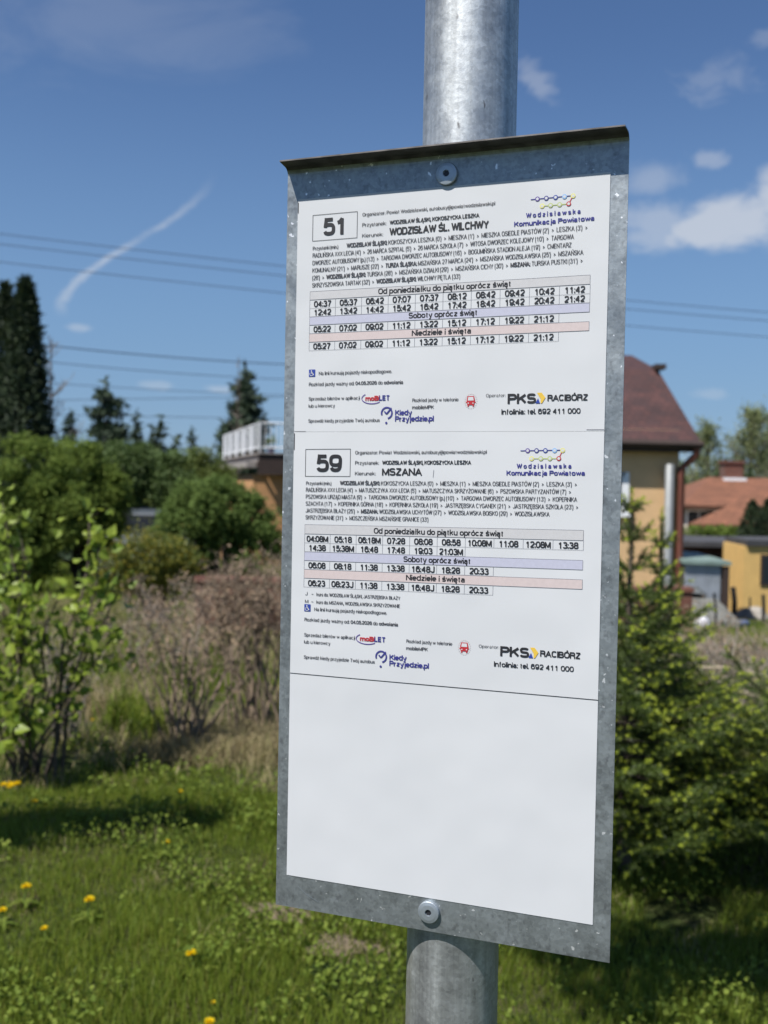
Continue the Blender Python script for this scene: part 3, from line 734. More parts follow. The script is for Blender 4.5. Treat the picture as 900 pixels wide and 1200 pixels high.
grid(s51, sheet51, 14.4, 281.8, [
    (r[0], r[1], 'h', (H1, 126, HGREY, 148)), (r[1], r[2], 't', '04:37 05:37 06:42 07:07 07:37 08:12 08:42 09:42 10:42 11:42'.split()),
    (r[2], r[3], 't', '12:42 13:42 14:42 15:42 16:42 17:42 18:42 19:42 20:42 21:42'.split()),
    (r[3], r[4], 'h', (H2, 65, HLIL, 148)), (r[4], r[5], 't', '05:22 07:02 09:02 11:12 13:22 15:12 17:12 19:22 21:12'.split()),
    (r[5], r[6], 'h', (H3, 56, HPINK, 147)), (r[6], r[7], 't', '05:27 07:02 09:02 11:12 13:22 15:12 17:12 19:22 21:12'.split())], None, None)
r = [312.2, 321.4, 330.0, 338.6, 347.2, 355.6, 364.2, 372.8]
grid(s59, sheet59, 13.2, 281.2, [
    (r[0], r[1], 'h', (H1, 124, HGREY, 147)), (r[1], r[2], 't', '04:08M 05:18 06:18M 07:28 08:08 08:58 10:08M 11:08 12:08M 13:38'.split()),
    (r[2], r[3], 't', '14:38 15:38M 16:48 17:48 19:03 21:03M'.split()),
    (r[3], r[4], 'h', (H2, 64, HLIL, 147)), (r[4], r[5], 't', '06:08 08:18 11:38 13:38 16:48J 18:28 20:33'.split()),
    (r[5], r[6], 'h', (H3, 56, HPINK, 146)), (r[6], r[7], 't', '06:23 08:23J 11:38 13:38 16:48J 18:28 20:33'.split())], None, None)
wheelchair(s51, sheet51, 14.8, 163.2, 6.6); wheelchair(s59, sheet59, 14.2, 389.4, 6.6)
def footer(sh, par, u, v_low, v_valid, v_sale, v_check, v_tel, ut, extra):
    mb = MB(); e = .03
    put(sh, mb, [('Na linii kursują pojazdy niskopodłogowe.', e)], u+10.2, v_low, 3.3, 74, GREY)
    put(sh, mb, [('Rozkład jazdy ważny od: ', e), ('04.05.2026', .06), (' do ', e), ('odwołania', .06)], u, v_valid, 3.3, 95.5, GREY)
    put(sh, mb, [('Sprzedaż biletów w aplikacji', e)], u, v_sale, 3.2, 52.5, GREY); put(sh, mb, [('lub u kierowcy', e)], u, v_sale+6.8, 3.2, 27, GREY)
    put(sh, mb, [('Sprawdź kiedy przyjedzie Twój autobus', e)], u, v_check, 3.2, 73, GREY)
    put(sh, mb, [('Rozkład jazdy w telefonie', e)], ut, v_tel, 3.1, 44, GREY); put(sh, mb, [('mobileMPK', .05)], ut, v_tel+6.6, 3.2, 20.5, GREY)
    for t, uu, v, w in extra: put(sh, mb, [(t, e)], uu, v, 3.2, w, GREY)
    printed('footer_text', mb, par)
footer(s51, sheet51, 15.2, 168.6, 179.0, 192.8, 214.0, 196.0, 120.6, [])
footer(s59, sheet59, 14.8, 395.4, 405.8, 420.6, 442.2, 420.6, 119.4, [('J', 15, 380.6, 2), ('-', 21.5, 380.6, 2), ('kurs do: WODZISŁAW ŚLĄSKI, JASTRZĘBSKA BŁAŻY', 27, 380.9, 85), ('M', 15, 388.0, 3), ('-', 21.5, 388.0, 2), ('kurs do: MSZANA, WODZISŁAWSKA SKRZYŻOWANIE', 27, 388.3, 85)])
ticket_logo(s51, sheet51, 70.8, 97.6, 194.2); ticket_logo(s59, sheet59, 69.6, 98.0, 421.6)
arrival_logo(s51, sheet51, 91.6, 200.6, 141); arrival_logo(s59, sheet59, 90.6, 430.0, 141)
bus_symbol(s51, sheet51, 176.5, 196.2); bus_symbol(s59, sheet59, 175.2, 421.6)
operator_logo(s51, sheet51, (190.8, 208.4), 211.4, 199.4, 236.2, (247, 281.6), (205.5, 275.5), 208.8)
operator_logo(s59, sheet59, (189, 207.4), 209.6, 427.4, 235.0, (245.6, 280.4), (203.6, 274.8), 437.2)
flat = Sheet(0)
mb = MB(); stroke(flat, mb, [(12, 665), (22, 672), (34, 677)], .5, 0, .0); mb.build('scratch', M_ZINC, panel_o)
for q in ((.3, 222.3, 12.5, 222.75, LINE), (281.5, 221.2, 296.8, 221.7, LINE), (.2, 2.4, .9, 12.6, INK)):
    mb = MB(); rect(flat, mb, *q); printed('cut_mark', mb, sheet51)
mb = MB(); rect(flat, mb, .2, 224.4, .9, 240.5, INK); printed('cut_mark', mb, sheet59)
mb = MB(); rect(flat, mb, 0, 457.1, 297, 457.48, INK); printed('edge_line', mb, sheet59)

# ------------------------------------------------------------------ brickwork, walls, roofs
def brick_mat(name, c1, c2, mortar, scale=5.0):
    t = NT(name); tcn = t.n.new('ShaderNodeTexCoord'); mp = t.n.new('ShaderNodeMapping'); mp.inputs['Rotation'].default_value = (R(90), 0, 0)
    t.l.new(tcn.outputs['Object'], mp.inputs[0])
    b = t.n.new('ShaderNodeTexBrick'); t.l.new(mp.outputs[0], b.inputs['Vector']); b.inputs['Scale'].default_value = scale
    b.inputs['Color1'].default_value = (*c1, 1); b.inputs['Color2'].default_value = (*c2, 1); b.inputs['Mortar'].default_value = (*mortar, 1); b.inputs['Mortar Size'].default_value = .02
    n = t.noise(7, 6, .65)
    t.set(t.mix(1.0, b.outputs['Color'], t.ramp(n, [(.3, (.6, .6, .6)), (.7, (1.15, 1.1, 1.1))]), 'MULTIPLY'), .9, 0, .2)
    return t.m
def roof_mat(name, cols, sx=3.2, sy=3.2):
    t = NT(name); tcn = t.n.new('ShaderNodeTexCoord'); mp = t.n.new('ShaderNodeMapping'); t.l.new(tcn.outputs['UV'], mp.inputs[0])
    b = t.n.new('ShaderNodeTexBrick'); t.l.new(tcn.outputs['Object'], mp.inputs[0]); t.l.new(mp.outputs[0], b.inputs['Vector'])
    b.inputs['Scale'].default_value = sx; b.inputs['Color1'].default_value = (*cols[0], 1); b.inputs['Color2'].default_value = (*cols[1], 1); b.inputs['Mortar'].default_value = (*[k*.45 for k in cols[1]], 1)
    b.inputs['Mortar Size'].default_value = .03; b.inputs['Bias'].default_value = -.1; b.inputs['Brick Width'].default_value = .9; b.inputs['Row Height'].default_value = .7
    n = t.noise(1.4, 7, .65)
    t.set(t.mix(1.0, b.outputs['Color'], t.ramp(n, [(.3, (.65, .68, .7)), (.7, (1.2, 1.15, 1.15))]), 'MULTIPLY'), .75, 0, .3)
    t.bump(b.outputs['Fac'], -.4, .03)
    return t.m
M_BRICK = brick_mat('red_brick', (.20, .075, .05), (.14, .06, .045), (.16, .13, .11), 5)
M_RENDER = plain('orange_render', (.64, .42, .22), .9, 0, .06, 3, .15)
M_RENDER2 = plain('apricot_render', (.50, .27, .12), .9, 0, .06, 3, .15)
M_YELWALL = plain('yellow_render', (.74, .48, .17), .9, 0, .07, 3, .15)
M_BROWN = plain('dark_brown_wood', (.045, .028, .022), .7, 0, .15, 5)
M_ROOF1 = roof_mat('maroon_tiles', ((.088, .042, .038), (.058, .034, .034)), 6)
M_ROOF2 = roof_mat('terracotta_tiles', ((.235, .105, .060), (.185, .085, .05)), 3)
M_WHITEPAINT = plain('white_painted_metal', (.78, .79, .80), .45, 0, .03, 5)
M_PIPE = plain('rust_brown_pipe', (.15, .052, .036), .5, .1, .08, 8)
M_GREYPIPE = plain('grey_flue_pipe', (.27, .28, .28), .5, .2, .08, 8)
M_GLASS = plain('window_glass', (.02, .026, .032), .25, 0, .05, 1)
M_DARKFELT = plain('dark_roof_felt', (.06, .06, .065), .85, 0, .2, 3)
M_SHEET = plain('grey_corrugated_sheet', (.42, .45, .49), .5, .3, .12, 4)
M_GREENTIN = plain('pale_green_tin', (.20, .27, .24), .6, .1, .2, 5)
M_CONC = plain('weathered_concrete', (.15, .15, .135), .9, 0, .2, 5, .3)
M_TARP = plain('grey_tarpaulin', (.11, .12, .12), .6, 0, .2, 3)
M_BLACK = plain('dark_metal', (.025, .025, .028), .5, .3)

# -- house with maroon roof on the right
def right_house():
    X1 = 5.72; Y0 = 19.93; Xl = .8; gr = -1.0; ez = 2.60
    root = empty('house', (3.3, Y0, gr), 'orange rendered house with a maroon tiled roof behind the spruce', 'house')
    rel = lambda p: (p[0]-3.3, p[1]-Y0, p[2]-gr)
    mb = MB(); mb.box(rel((Xl, Y0, gr-.6)), rel((X1, 27.0, ez+.25)), 0)
    # gable end above the wall
    gp = [(X1-.04, 20.0, ez+.2), (X1-.04, 21.6, 4.0), (X1-.12, 23.5, 4.62), (X1-.04, 25.4, 4.0), (X1-.04, 26.9, ez+.2)]
    mb.ngon([rel(p) for p in gp])
    wall = mb.build('wall', M_RENDER, root)
    # roof: bell-cast slopes with thickness
    th = .12; mb = MB()
    L = [(19.68, 2.63, 6.05), (21.5, 4.20, 5.68), (23.5, 4.76, 5.60), (25.5, 4.20, 5.68), (27.35, 2.63, 6.05)]
    V = []
    for y, z, x in L: V += [rel((Xl-.4, y, z)), rel((x, y, z)), rel((Xl-.4, y, z-th)), rel((x, y, z-th))]
    F = []
    for i in range(4):
        a, b = i*4, (i+1)*4
        F += [(a, a+1, b+1, b), (a+2, b+2, b+3, a+3), (a+1, a+3, b+3, b+1), (a, b, b+2, a+2)]
    F += [(0, 2, 3, 1), (16, 17, 19, 18)]
    mb.add(V, F); roof = mb.build('roof', M_ROOF1, root); bm_fix(roof)
    mb = MB(); p = Vector(rel((5.72, 21.45, 4.20))); mb.box(p+Vector((-.14, -.15, 0)), p+Vector((.08, .25, .10))); mb.build('ridge_vent', M_BROWN, roof)
    mb = MB(); mb.tube([rel((Xl-.4, 19.62, 2.585)), rel((6.08, 19.62, 2.56))], .07, 8); mb.box(rel((Xl-.38, 19.70, 2.42)), rel((6.02, 19.74, 2.60))); mb.box(rel((Xl-.38, 19.74, 2.42)), rel((6.0, 19.92, 2.45))); mb.build('gutter', M_BROWN, root)
    mb = MB(); x = X1+.02; pts = [(5.98, 19.66, 2.52), (5.98, 19.70, 2.36), (x, 19.84, 2.10), (x, 19.84, 1.0), (x, 19.84, -1.1)]; mb.tube([rel(p) for p in pts], .075, 10); mb.build('downpipe', M_PIPE, root, True)
    mb = MB(); p = at(785, 545, 19.74); mb.tube([rel((p.x, 19.74, gr-.2)), rel((p.x, 19.74, p.z)), rel((p.x, 19.74, p.z+.02))], [.085, .085, .06], 12)
    for z in (.2, 1.2): mb.box(rel((p.x-.03, 19.74, z)), rel((p.x+.03, 19.93, z+.04)))
    mb.build('flue_pipe', M_GREYPIPE, root, True)
    a = at(699, 553, Y0); b = at(736, 602, Y0)
    mb = MB(); z0, z1, x0, x1 = b.z, a.z, a.x, b.x
    for q in ((x0, z0, x0+.14, z1), (x1-.14, z0, x1, z1), (x0+.09, z0, x1-.09, z0+.08), (x0+.09, z1-.08, x1-.09, z1), ((x0+x1)/2-.04, z0+.08, (x0+x1)/2+.04, z1-.08)):
        mb.box(rel((q[0], Y0-.04, q[1])), rel((q[2], Y0+.02, q[3])))
    w = mb.build('window', M_WHITEPAINT, root)
    mb = MB(); mb.box(rel((x0+.05, Y0-.015, z0+.05)), rel((x1-.05, Y0-.004, z1-.05))); mb.build('pane', M_GLASS, w)
    mb = MB(); mb.box(rel((x0-.06, Y0-.12, z0-.06)), rel((x1+.06, Y0+.0, z0-.005))); mb.build('sill', M_WHITEPAINT, w)
    mb = MB(); mb.box(rel((Xl-.02, Y0-.03, gr-.6)), rel((X1+.03, Y0+.1, -.25))); mb.build('plinth', M_BRICK, root)
right_house()

# -- terracotta-roofed house far right
def red_roof_house():
    root = empty('house', (15.0, 40, -2.8), 'low house with terracotta tiled roofs and a brick chimney', 'house')
    rel = lambda p: (p[0]-15.0, p[1]-40, p[2]+2.8)
    el_ = at(801, 592, 40)
    mb = MB(); mb.box(rel((12.3, 40.6, -3.2)), rel((22, 48, el_.z-.16))); mb.build('wall', plain('cream_render', (.42, .36, .28), .9), root)
    def hip(name, xl, xr, y0, y1, ze, zr, rl, rr, yr, m_):
        mb = MB(); e = [(xl, y0, ze), (xr, y0, ze), (xr, y1, ze), (xl, y1, ze)]; q = [(rl, yr, zr), (rr, yr, zr)]
        V = [rel(p) for p in e+q] + [rel((p[0], p[1], p[2]-.14)) for p in e]
        mb.add(V, [(0, 1, 5, 4), (2, 3, 4, 5), (6, 9, 8, 7), (0, 6, 7, 1), (1, 7, 8, 2), (2, 8, 9, 3), (3, 9, 6, 0)]); mb.add(V, [(1, 2, 5), (3, 0, 4)])
        o = mb.build(name, m_, root); bm_fix(o); return o
    el_ = at(801, 592, 40); rd = at(831, 559, 44)
    rf = hip('roof', el_.x, 23, 40, 48, el_.z, rd.z, rd.x, 20, 44, M_ROOF2)
    e2 = at(806, 614, 35.5); r2 = at(912, 566, 39)
    mb = MB(); mb.box(rel((e2.x+.8, 36.0, -3.2)), rel((20, 41, e2.z-.18))); mb.build('front_wing', plain('cream_render_wing', (.42, .36, .28), .9), root)
    mb = MB(); q = [(e2.x, 35.5, e2.z), (21.5, 35.5, e2.z), (21.5, 39, r2.z), (r2.x, 39, r2.z)]
    V = [rel(p) for p in q] + [rel((p[0], p[1]+.02, p[2]-.16)) for p in q]
    mb.add(V, [(0, 1, 2, 3), (7, 6, 5, 4), (0, 4, 5, 1), (1, 5, 6, 2), (2, 6, 7, 3), (3, 7, 4, 0)]); bm_fix(mb.build('roof', M_ROOF2, root))
    a = at(847, 540, 44); b = at(868, 566, 44)
    mb = MB(); mb.box(rel((a.x, 43.7, b.z-.5)), rel((b.x, 44.4, a.z))); mb.box(rel((a.x-.06, 43.64, a.z-.12)), rel((b.x+.06, 44.46, a.z-.02))); ch = mb.build('chimney', M_BRICK, rf)
    mb = MB(); mb.box(rel((a.x-.08, 43.5, rd.z-.42)), rel((b.x+.08, 43.69, rd.z-.02))); mb.build('flashing', M_WHITEPAINT, ch)
    for px in (812, 826, 838):
        p = at(px, 603, 40.55)
        mb = MB(); mb.box(rel((p.x-.25, 40.55, p.z-.55)), rel((p.x+.25, 40.62, p.z+.18))); w = mb.build('window', M_WHITEPAINT, root)
        mb = MB(); mb.box(rel((p.x-.2, 40.53, p.z-.5)), rel((p.x+.2, 40.545, p.z+.13))); mb.build('pane', M_GLASS, w)
red_roof_house()

# -- garages and sheds
def sheds():
    # long dark flat-roofed building
    a = at(798, 634, 27); b = at(903, 642, 27)
    gx = a.x; root = empty('garage', (a.x, 27, -1.5), 'long low garage with a dark flat roof behind the yellow shed', 'garage')
    rel = lambda p: (p[0]-gx, p[1]-27, p[2]+1.5)
    mb = MB(); mb.box(rel((gx-.6, 26.8, b.z)), rel((b.x+4, 31, a.z))); mb.build('roof', M_DARKFELT, root)
    mb = MB(); mb.box(rel((gx-.4, 27.05, -2)), rel((b.x+3.8, 30.8, b.z))); mb.build('wall', plain('dark_brown_wall', (.12, .07, .05), .9), root)
    # yellow shed: corner towards the camera
    A = at(849, 640, 25.6); Bc = at(872, 640, 23.6); zt0, zt1 = A.z, Bc.z; gr = g(Bc.x, 23.6)
    root = empty('shed', (Bc.x, 23.6, gr), 'yellow rendered shed with a dark overhanging roof', 'shed')
    rel = lambda p: (p[0]-Bc.x, p[1]-23.6, p[2]-gr)
    cs = [(A.x, 25.7), (Bc.x, 23.6), (Bc.x+3.4, 24.2), (A.x+3.4, 26.3)]
    mb = MB(); zt = zt1
    V = [rel((x, y, gr-.4)) for x, y in cs] + [rel((x, y, zt)) for x, y in cs]
    mb.add(V, [(0, 1, 5, 4), (1, 2, 6, 5), (2, 3, 7, 6), (3, 0, 4, 7), (4, 5, 6, 7)]); o = mb.build('wall', M_YELWALL, root); bm_fix(o)
    V = []
    cm = Vector((sum(c[0] for c in cs)/4, sum(c[1] for c in cs)/4))
    for z in (zt+.005, zt+.14):
        for x, y in cs:
            d = Vector((x, y))-cm; d = d*1.04; V.append(rel((cm.x+d.x+.12, cm.y+d.y, z)))
    mb = MB(); mb.add(V, [(0, 3, 2, 1), (4, 5, 6, 7), (0, 1, 5, 4), (1, 2, 6, 5), (2, 3, 7, 6), (3, 0, 4, 7)]); mb.build('roof', M_DARKFELT, root)
    d = Vector((3.4, .6)).normalized(); nrm = Vector((d.y, -d.x))
    def onface(s_, z, out): return rel((Bc.x+d.x*s_+nrm.x*out, 23.6+d.y*s_+nrm.y*out, z))
    zc = at(897, 668, 23.7).z
    mb = MB(); V = [onface(s_, z, o_) for o_ in (0.03, -.02) for s_, z in ((.42, zc-.36), (1.0, zc-.36), (1.0, zc+.36), (.42, zc+.36))]
    mb.add(V, [(0, 1, 2, 3), (7, 6, 5, 4), (0, 4, 5, 1), (1, 5, 6, 2), (2, 6, 7, 3), (3, 7, 4, 0)]); w = mb.build('window', M_BROWN, root); bm_fix(w)
    mb = MB(); mb.add([onface(s_, z, .034) for s_, z in ((.48, zc-.3), (.94, zc-.3), (.94, zc+.3), (.48, zc+.3))], [(0, 1, 2, 3)]); mb.build('pane', M_GLASS, w)
    # grey sheet-metal lean-to
    LY = 19.5; a = at(803, 664, LY); b = at(849, 714, LY); gr = g(a.x+.4, LY)
    root = empty('shed', (a.x, LY, gr), 'grey sheet metal lean-to with a pale green tin roof', 'shed')
    rel = lambda p: (p[0]-a.x, p[1]-LY, p[2]-gr)
    mb = MB(); n = 22; w = b.x-a.x-.08
    for i in range(n):
        x0 = a.x+w*i/n; x1 = a.x+w*(i+1)/n; dy = .012 if i % 2 else -.012
        mb.box(rel((x0, LY+dy, gr-.2)), rel((x1-.0005, LY+.04+dy, a.z+.04)))
    mb.build('front_sheet', M_SHEET, root)
    mb = MB(); mb.box(rel((a.x+.0, LY+.10, gr-.2)), rel((b.x, LY+1.5, a.z+.0))); mb.build('wall', plain('dark_timber', (.06, .05, .045), .9), root)
    mb = MB(); mb.box(rel((b.x-.06, LY-.07, gr-.2)), rel((b.x+.05, LY+.05, a.z+.02))); mb.build('corner_post', M_BROWN, root)
    V = [rel(p) for p in ((a.x-.08, LY-.10, a.z+.06), (b.x+.08, LY-.10, a.z+.04), (b.x-.05, LY+1.6, a.z+.12), (a.x+.1, LY+1.6, a.z+.16))]; V += [Vector(v)+Vector((0, 0, .07)) for v in V]
    mb = MB(); mb.add(V, [(0, 3, 2, 1), (4, 5, 6, 7), (0, 1, 5, 4), (1, 2, 6, 5), (2, 3, 7, 6), (3, 0, 4, 7)]); mb.build('roof', M_GREENTIN, root)
    # cold frame with humped tarpaulin
    p = at(843, 735, 17.8); gr = g(p.x, 17.9)
    root = empty('cold_frame', (p.x, 17.9, gr), 'grey slanted garden cold frame with a humped tarpaulin behind it', 'cold frame')
    w = .36
    V = [(-w, -.1, 0), (w, -.1, 0), (w, 1.0, 0), (-w, 1.0, 0), (-w, -.1, .12), (w+.02, -.1, .12), (w-.06, 1.0, .42), (-w+.1, 1.0, .42)]
    mb = MB(); mb.add(V, [(0, 3, 2, 1), (4, 5, 6, 7), (0, 1, 5, 4), (1, 2, 6, 5), (2, 3, 7, 6), (3, 0, 4, 7)]); bevel(mb.build('frame', M_CONC, root), .02)
    mb = MB(); nn = 14; V = []; F = []
    for j in range(7):
        y = 1.05+.7*j/6; rr = .27*math.sin(math.pi*(.22+.6*j/6))/.95
        for k in range(nn+1):
            a_ = math.pi*k/nn; V.append((rr*1.05*math.cos(a_)-.06+.01*math.sin(k*2.3+j), y, .30+rr*1.1*math.sin(a_)*(1+.05*math.sin(k*1.7+j*2))))
    for j in range(6):
        for k in range(nn): F.append((j*(nn+1)+k, j*(nn+1)+k+1, (j+1)*(nn+1)+k+1, (j+1)*(nn+1)+k))
    mb.add(V, F); mb.box((-.3, 1.06, 0), (.22, 1.74, .31)); mb.build('tarpaulin', M_TARP, root, True)
    # sacks, stones, posts
    def lump(name, label, cat, px, py, y, r, mat, group=None, sq=(1, .8, .7)):
        p = at(px, py, y); root_z = g(p.x, y)
        import bmesh
        b_ = bmesh.new(); bmesh.ops.create_icosphere(b_, subdivisions=3, radius=1)
        ph = rnd.uniform(0, 9)
        for v in b_.verts:
            c = v.co; k = 1+.16*math.sin(c.x*3.1+ph)*math.cos(c.y*2.7+ph)+.1*math.sin(c.z*5+ph*2)+.06*math.sin(c.x*9+c.z*7)
            v.co = Vector((c.x*sq[0], c.y*sq[1], max(-.35, c.z)*sq[2]))*k*r
        me = bpy.data.meshes.new(name); b_.to_mesh(me); b_.free(); me.materials.append(mat)
        for q in me.polygons: q.use_smooth = True
        o = bpy.data.objects.new(name, me); COL.objects.link(o); o.location = (p.x, y, max(root_z, p.z)+.02 if p.z > root_z else root_z+r*.2); return tag(o, label, cat, group)
    lump('sack', 'crumpled white plastic sack lying by the brown brush', 'sack', 822, 742, 17.0, .17, plain('white_plastic', (.7, .7, .74), .4), None, (.75, .7, 1.3))
    lump('rubble_heap', 'pale heap of rubble in front of the yellow shed', 'rubble heap', 883, 724, 21.5, .38, plain('pale_rubble', (.34, .31, .27), .95, 0, .3, 9, .8), None, (1, .8, .5))
    lump('sack', 'dusty blue sack beside the pale rubble heap', 'sack', 866, 733, 18.2, .15, plain('blue_plastic', (.10, .13, .22), .5), None, (1.2, .7, .6))
    def post(label, px, y0, y1, d, r, cat='post'):
        a = at(px, y1, d); z0 = g(a.x, d); t = at(px, y0, d)
        mb = MB(); mb.tube([(a.x, d, z0-.1), (a.x+.01, d, (t.z+z0)/2), (a.x+rnd.uniform(-.04, .04), d, t.z)], r, 6); o = mb.build('garden_post', M_BLACK, None, loc=(a.x, d, z0)); tag(o, label, cat, 'thin posts in the far garden')
    post('dark thin post rising in front of the grey cold frame', 838, 695, 735, 17.6, .02)
    post('slim dark stake at the foot of the yellow wall', 878, 700, 724, 21.8, .02)
    post('dark post close before the shed window', 894, 697, 735, 20.6, .035)
    post('short thick dark board stood against the yellow shed corner', 860, 688, 718, 23.2, .06)
sheds()

# -- low brick walls
def brick_wall(px0, px1, py, y, thick, label, h=None):
    a = at(px0, py, y); b = at(px1, py, y); gr = min(g(a.x, y), g(b.x, y))
    root = empty('brick_wall', ((a.x+b.x)/2, y, gr), label, 'wall')
    w = (b.x-a.x)/2; H = a.z-gr
    mb = MB(); mb.box((-w, 0, -.3), (w, thick, H-.06)); mb.build('brickwork', M_BRICK, root)
    mb = MB(); n = max(3, int(2*w/.25))
    for i in range(n):
        x0 = -w-.02+(2*w+.04)*i/n; mb.box((x0+.004, -.03, H-.06+rnd.uniform(0, .004)), (x0+(2*w+.04)/n-.004, thick+.03, H+rnd.uniform(-.006, .006)))
    mb.build('coping', plain('brick_coping', (.17, .07, .05), .9, 0, .2, 4), root)
brick_wall(229, 362, 676, 12.2, .25, 'low red brick wall behind the bare brown shrub')
brick_wall(742, 812, 688, 15.5, .25, 'low red brick garden wall behind the spruce')

# -- house with roof terrace on the left
def terrace_house():
    c = at(303, 530, 34); zt = c.z; zb = at(303, 556, 34).z
    e1 = Vector((-2.6, 9.0, 0)).normalized(); e2 = Vector((e1.y, -e1.x, 0))
    gr = -2.2
    root = empty('house', (c.x, c.y, gr), 'apricot house with a flat terrace roof and white railing', 'house')
    def L(a, b, z): return e2*a + e1*b + Vector((0, 0, z-gr))
    def hexa(mb, a0, a1, b0, b1, z0, z1):
        V = [L(a, b, z) for z in (z0, z1) for a, b in ((a0, b0), (a1, b0), (a1, b1), (a0, b1))]
        mb.add(V, [(0, 3, 2, 1), (4, 5, 6, 7), (0, 1, 5, 4), (1, 2, 6, 5), (2, 3, 7, 6), (3, 0, 4, 7)])
    Wd, Dp = 5.5, 9.6
    mb = MB(); hexa(mb, .1, Wd, .1, Dp-.2, zt-.28, zt-.05); hexa(mb, -.0, Wd+.1, 0, Dp, zt-.05, zt)
    hexa(mb, -.35, .1, .3, Dp-.2, zt-.5, zt-.3); slab = mb.build('terrace_slab', plain('weathered_slab', (.30, .27, .25), .9), root)
    mb = MB(); hexa(mb, -.0, Wd+.05, .05, .1, zb, zt-.055); hexa(mb, -.02, .05, .1, Dp-.2, zb+.25, zt-.31); mb.build('fascia', M_BROWN, root)
    mb = MB(); hexa(mb, -.1, Wd-.1, .45, Dp-.3, gr-.5, zb); mb.build('wall', M_RENDER2, root)
    mb = MB(); a0 = 1.35; 
    def rail(p, q, n_big, n_small):
        for z in (.98, .16):
            mb.tube([p+Vector((0, 0, z)), q+Vector((0, 0, z))], .03, 6)
        for i in range(n_big+1):
            t = p.lerp(q, i/n_big); mb.tube([t, t+Vector((0, 0, 1.0))], .045, 6)
        for i in range(n_small+1):
            t = p.lerp(q, i/n_small); mb.tube([t+Vector((0, 0, .14)), t+Vector((0, 0, .97))], .013, 5)
    rail(L(.06, .06, zt), L(Wd-.1, .06, zt), 4, 30); rail(L(.06, .06, zt), L(.06, Dp-.1, zt), 5, 34)
    mb.build('railing', M_WHITEPAINT, root)
    for k, (a, col) in enumerate(((.42, (.07, .06, .12)), (.95, (.10, .035, .03)))):
        mb = MB(); cc = L(a*1.2, .5, zt); mb.tube([cc, cc+Vector((0, 0, .22)), cc+Vector((0, 0, .24))], [.10, .14, .15], 10)
        pt = empty('flower_pot', Vector(root.location)+cc, ('dark glazed flower pot on the terrace nearest its corner', 'reddish flower pot on the terrace further from its corner')[k], 'flower pot', 'flower pots on the terrace')
        mb2 = MB(); mb2.tube([(0, 0, 0), (0, 0, .22), (0, 0, .24)], [.10, .14, .15], 10); mb2.build('pot', plain('pot_glaze', col, .4), pt)
        mb2 = MB(); P, _ = clumps((0, 0, .42), (.16, .16, .2), 14, 14, .1, .1); leaf_quads(mb2, P, .08, .04); mb2.build('foliage', M_HEDGE, pt)
terrace_house()

# ------------------------------------------------------------------ overhead wires
M_WIRE = plain('black_cable', (.035, .037, .045), .6, .2)
def wire(label, p0, p1, mid_sag, r, y0=26, y1=30):
    a = at(p0[0], p0[1], y0); b = at(p1[0], p1[1], y1)
    d = b-a; a2 = a - d*.9; b2 = b + d*.9
    pts = []
    for i in range(25):
        t = i/24; p = a2.lerp(b2, t); tt = (t*2.8-.9)
        p.z -= mid_sag*4*tt*(1-tt); pts.append(p)
    mb = MB(); mb.tube(pts, r*.78, 6); o = mb.build('overhead_wire', M_WIRE, None, loc=tuple(a2)); tag(o, label, 'wire', 'overhead wires across the sky')
wire('topmost of three parallel wires crossing the sky behind the sign', (0, 274), (900, 366), .10, .011)
wire('middle one of three parallel wires crossing behind the sign', (0, 286), (900, 376), .10, .011)
wire('lowest of three parallel wires crossing behind the sign', (0, 307), (900, 395), .10, .011)
wire('thick dark wire passing just under the contrail and over the far spruces', (56, 405), (334, 427), .05, .017)
wire('thin wire next below the thick dark one', (60, 424.5), (334, 444.5), .05, .011)
wire('faint wire third from the top of the lower set', (59, 449), (334, 463), .03, .009)
wire('faint wire rising slightly to the right behind the spruce top', (60, 469), (334, 465), .0, .009)
wire('lowest faint wire just above the far tree tops', (60, 486), (334, 491), .0, .009)

# ------------------------------------------------------------------ trees and shrubs, far to near
def base_at(px, y): 
    x = at(px, 600, y).x; return (x, y, g(x, y))
def top_h(px, py, y):
    p = at(px, py, y); return p.z - g(p.x, y)
# far woods closing the view
def woods():
    mb = MB()
    for k in range(150):
        x = rnd.uniform(-85, 85); y = rnd.uniform(95, 130); h = rnd.uniform(5, 7.4)
        P, _ = clumps((x, y, -3.2+h*.5), (3.2, 3, h*.5), 16, 26, 1.5, .3); leaf_quads(mb, P, .9, .6)
    o = mb.build('far_woods', M_TREELINE); tag(o, 'belt of far woodland closing the view', None, None, 'stuff')
woods()
far_conifer('thuja', 'dark columnar thuja cut by the left edge', base_at(4, 24.6), top_h(4, 336, 24.6), .52, M_THUJA, 'col', 1.8, 'tall columnar thujas', .22, .07, 'thuja')
far_conifer('thuja', 'taller dark columnar thuja beside the pale birch twigs', base_at(27, 24), top_h(27, 330, 24), .62, M_THUJA, 'col', 2.0, 'tall columnar thujas', .22, .07, 'thuja')
far_conifer('thuja', 'broad dark conifer filling the foot of the columnar thujas', base_at(18, 23), top_h(18, 420, 23), .95, M_THUJA, 'col', 1.4, None, .22, .07, 'thuja')
far_conifer('spruce_tree', 'bushy spruce standing alone above the green hedge', base_at(122, 33), top_h(122, 448, 33), 1.35, M_SPRFAR, 'spruce', 2.8, 'far spruces', .30, .10, 'spruce', .5)
far_conifer('spruce_tree', 'spruce rising behind the white terrace railing', base_at(285, 50), top_h(286, 434, 50), 2.2, M_SPRFAR, 'spruce', 2.6, 'far spruces', .5, .16, 'spruce', .65)
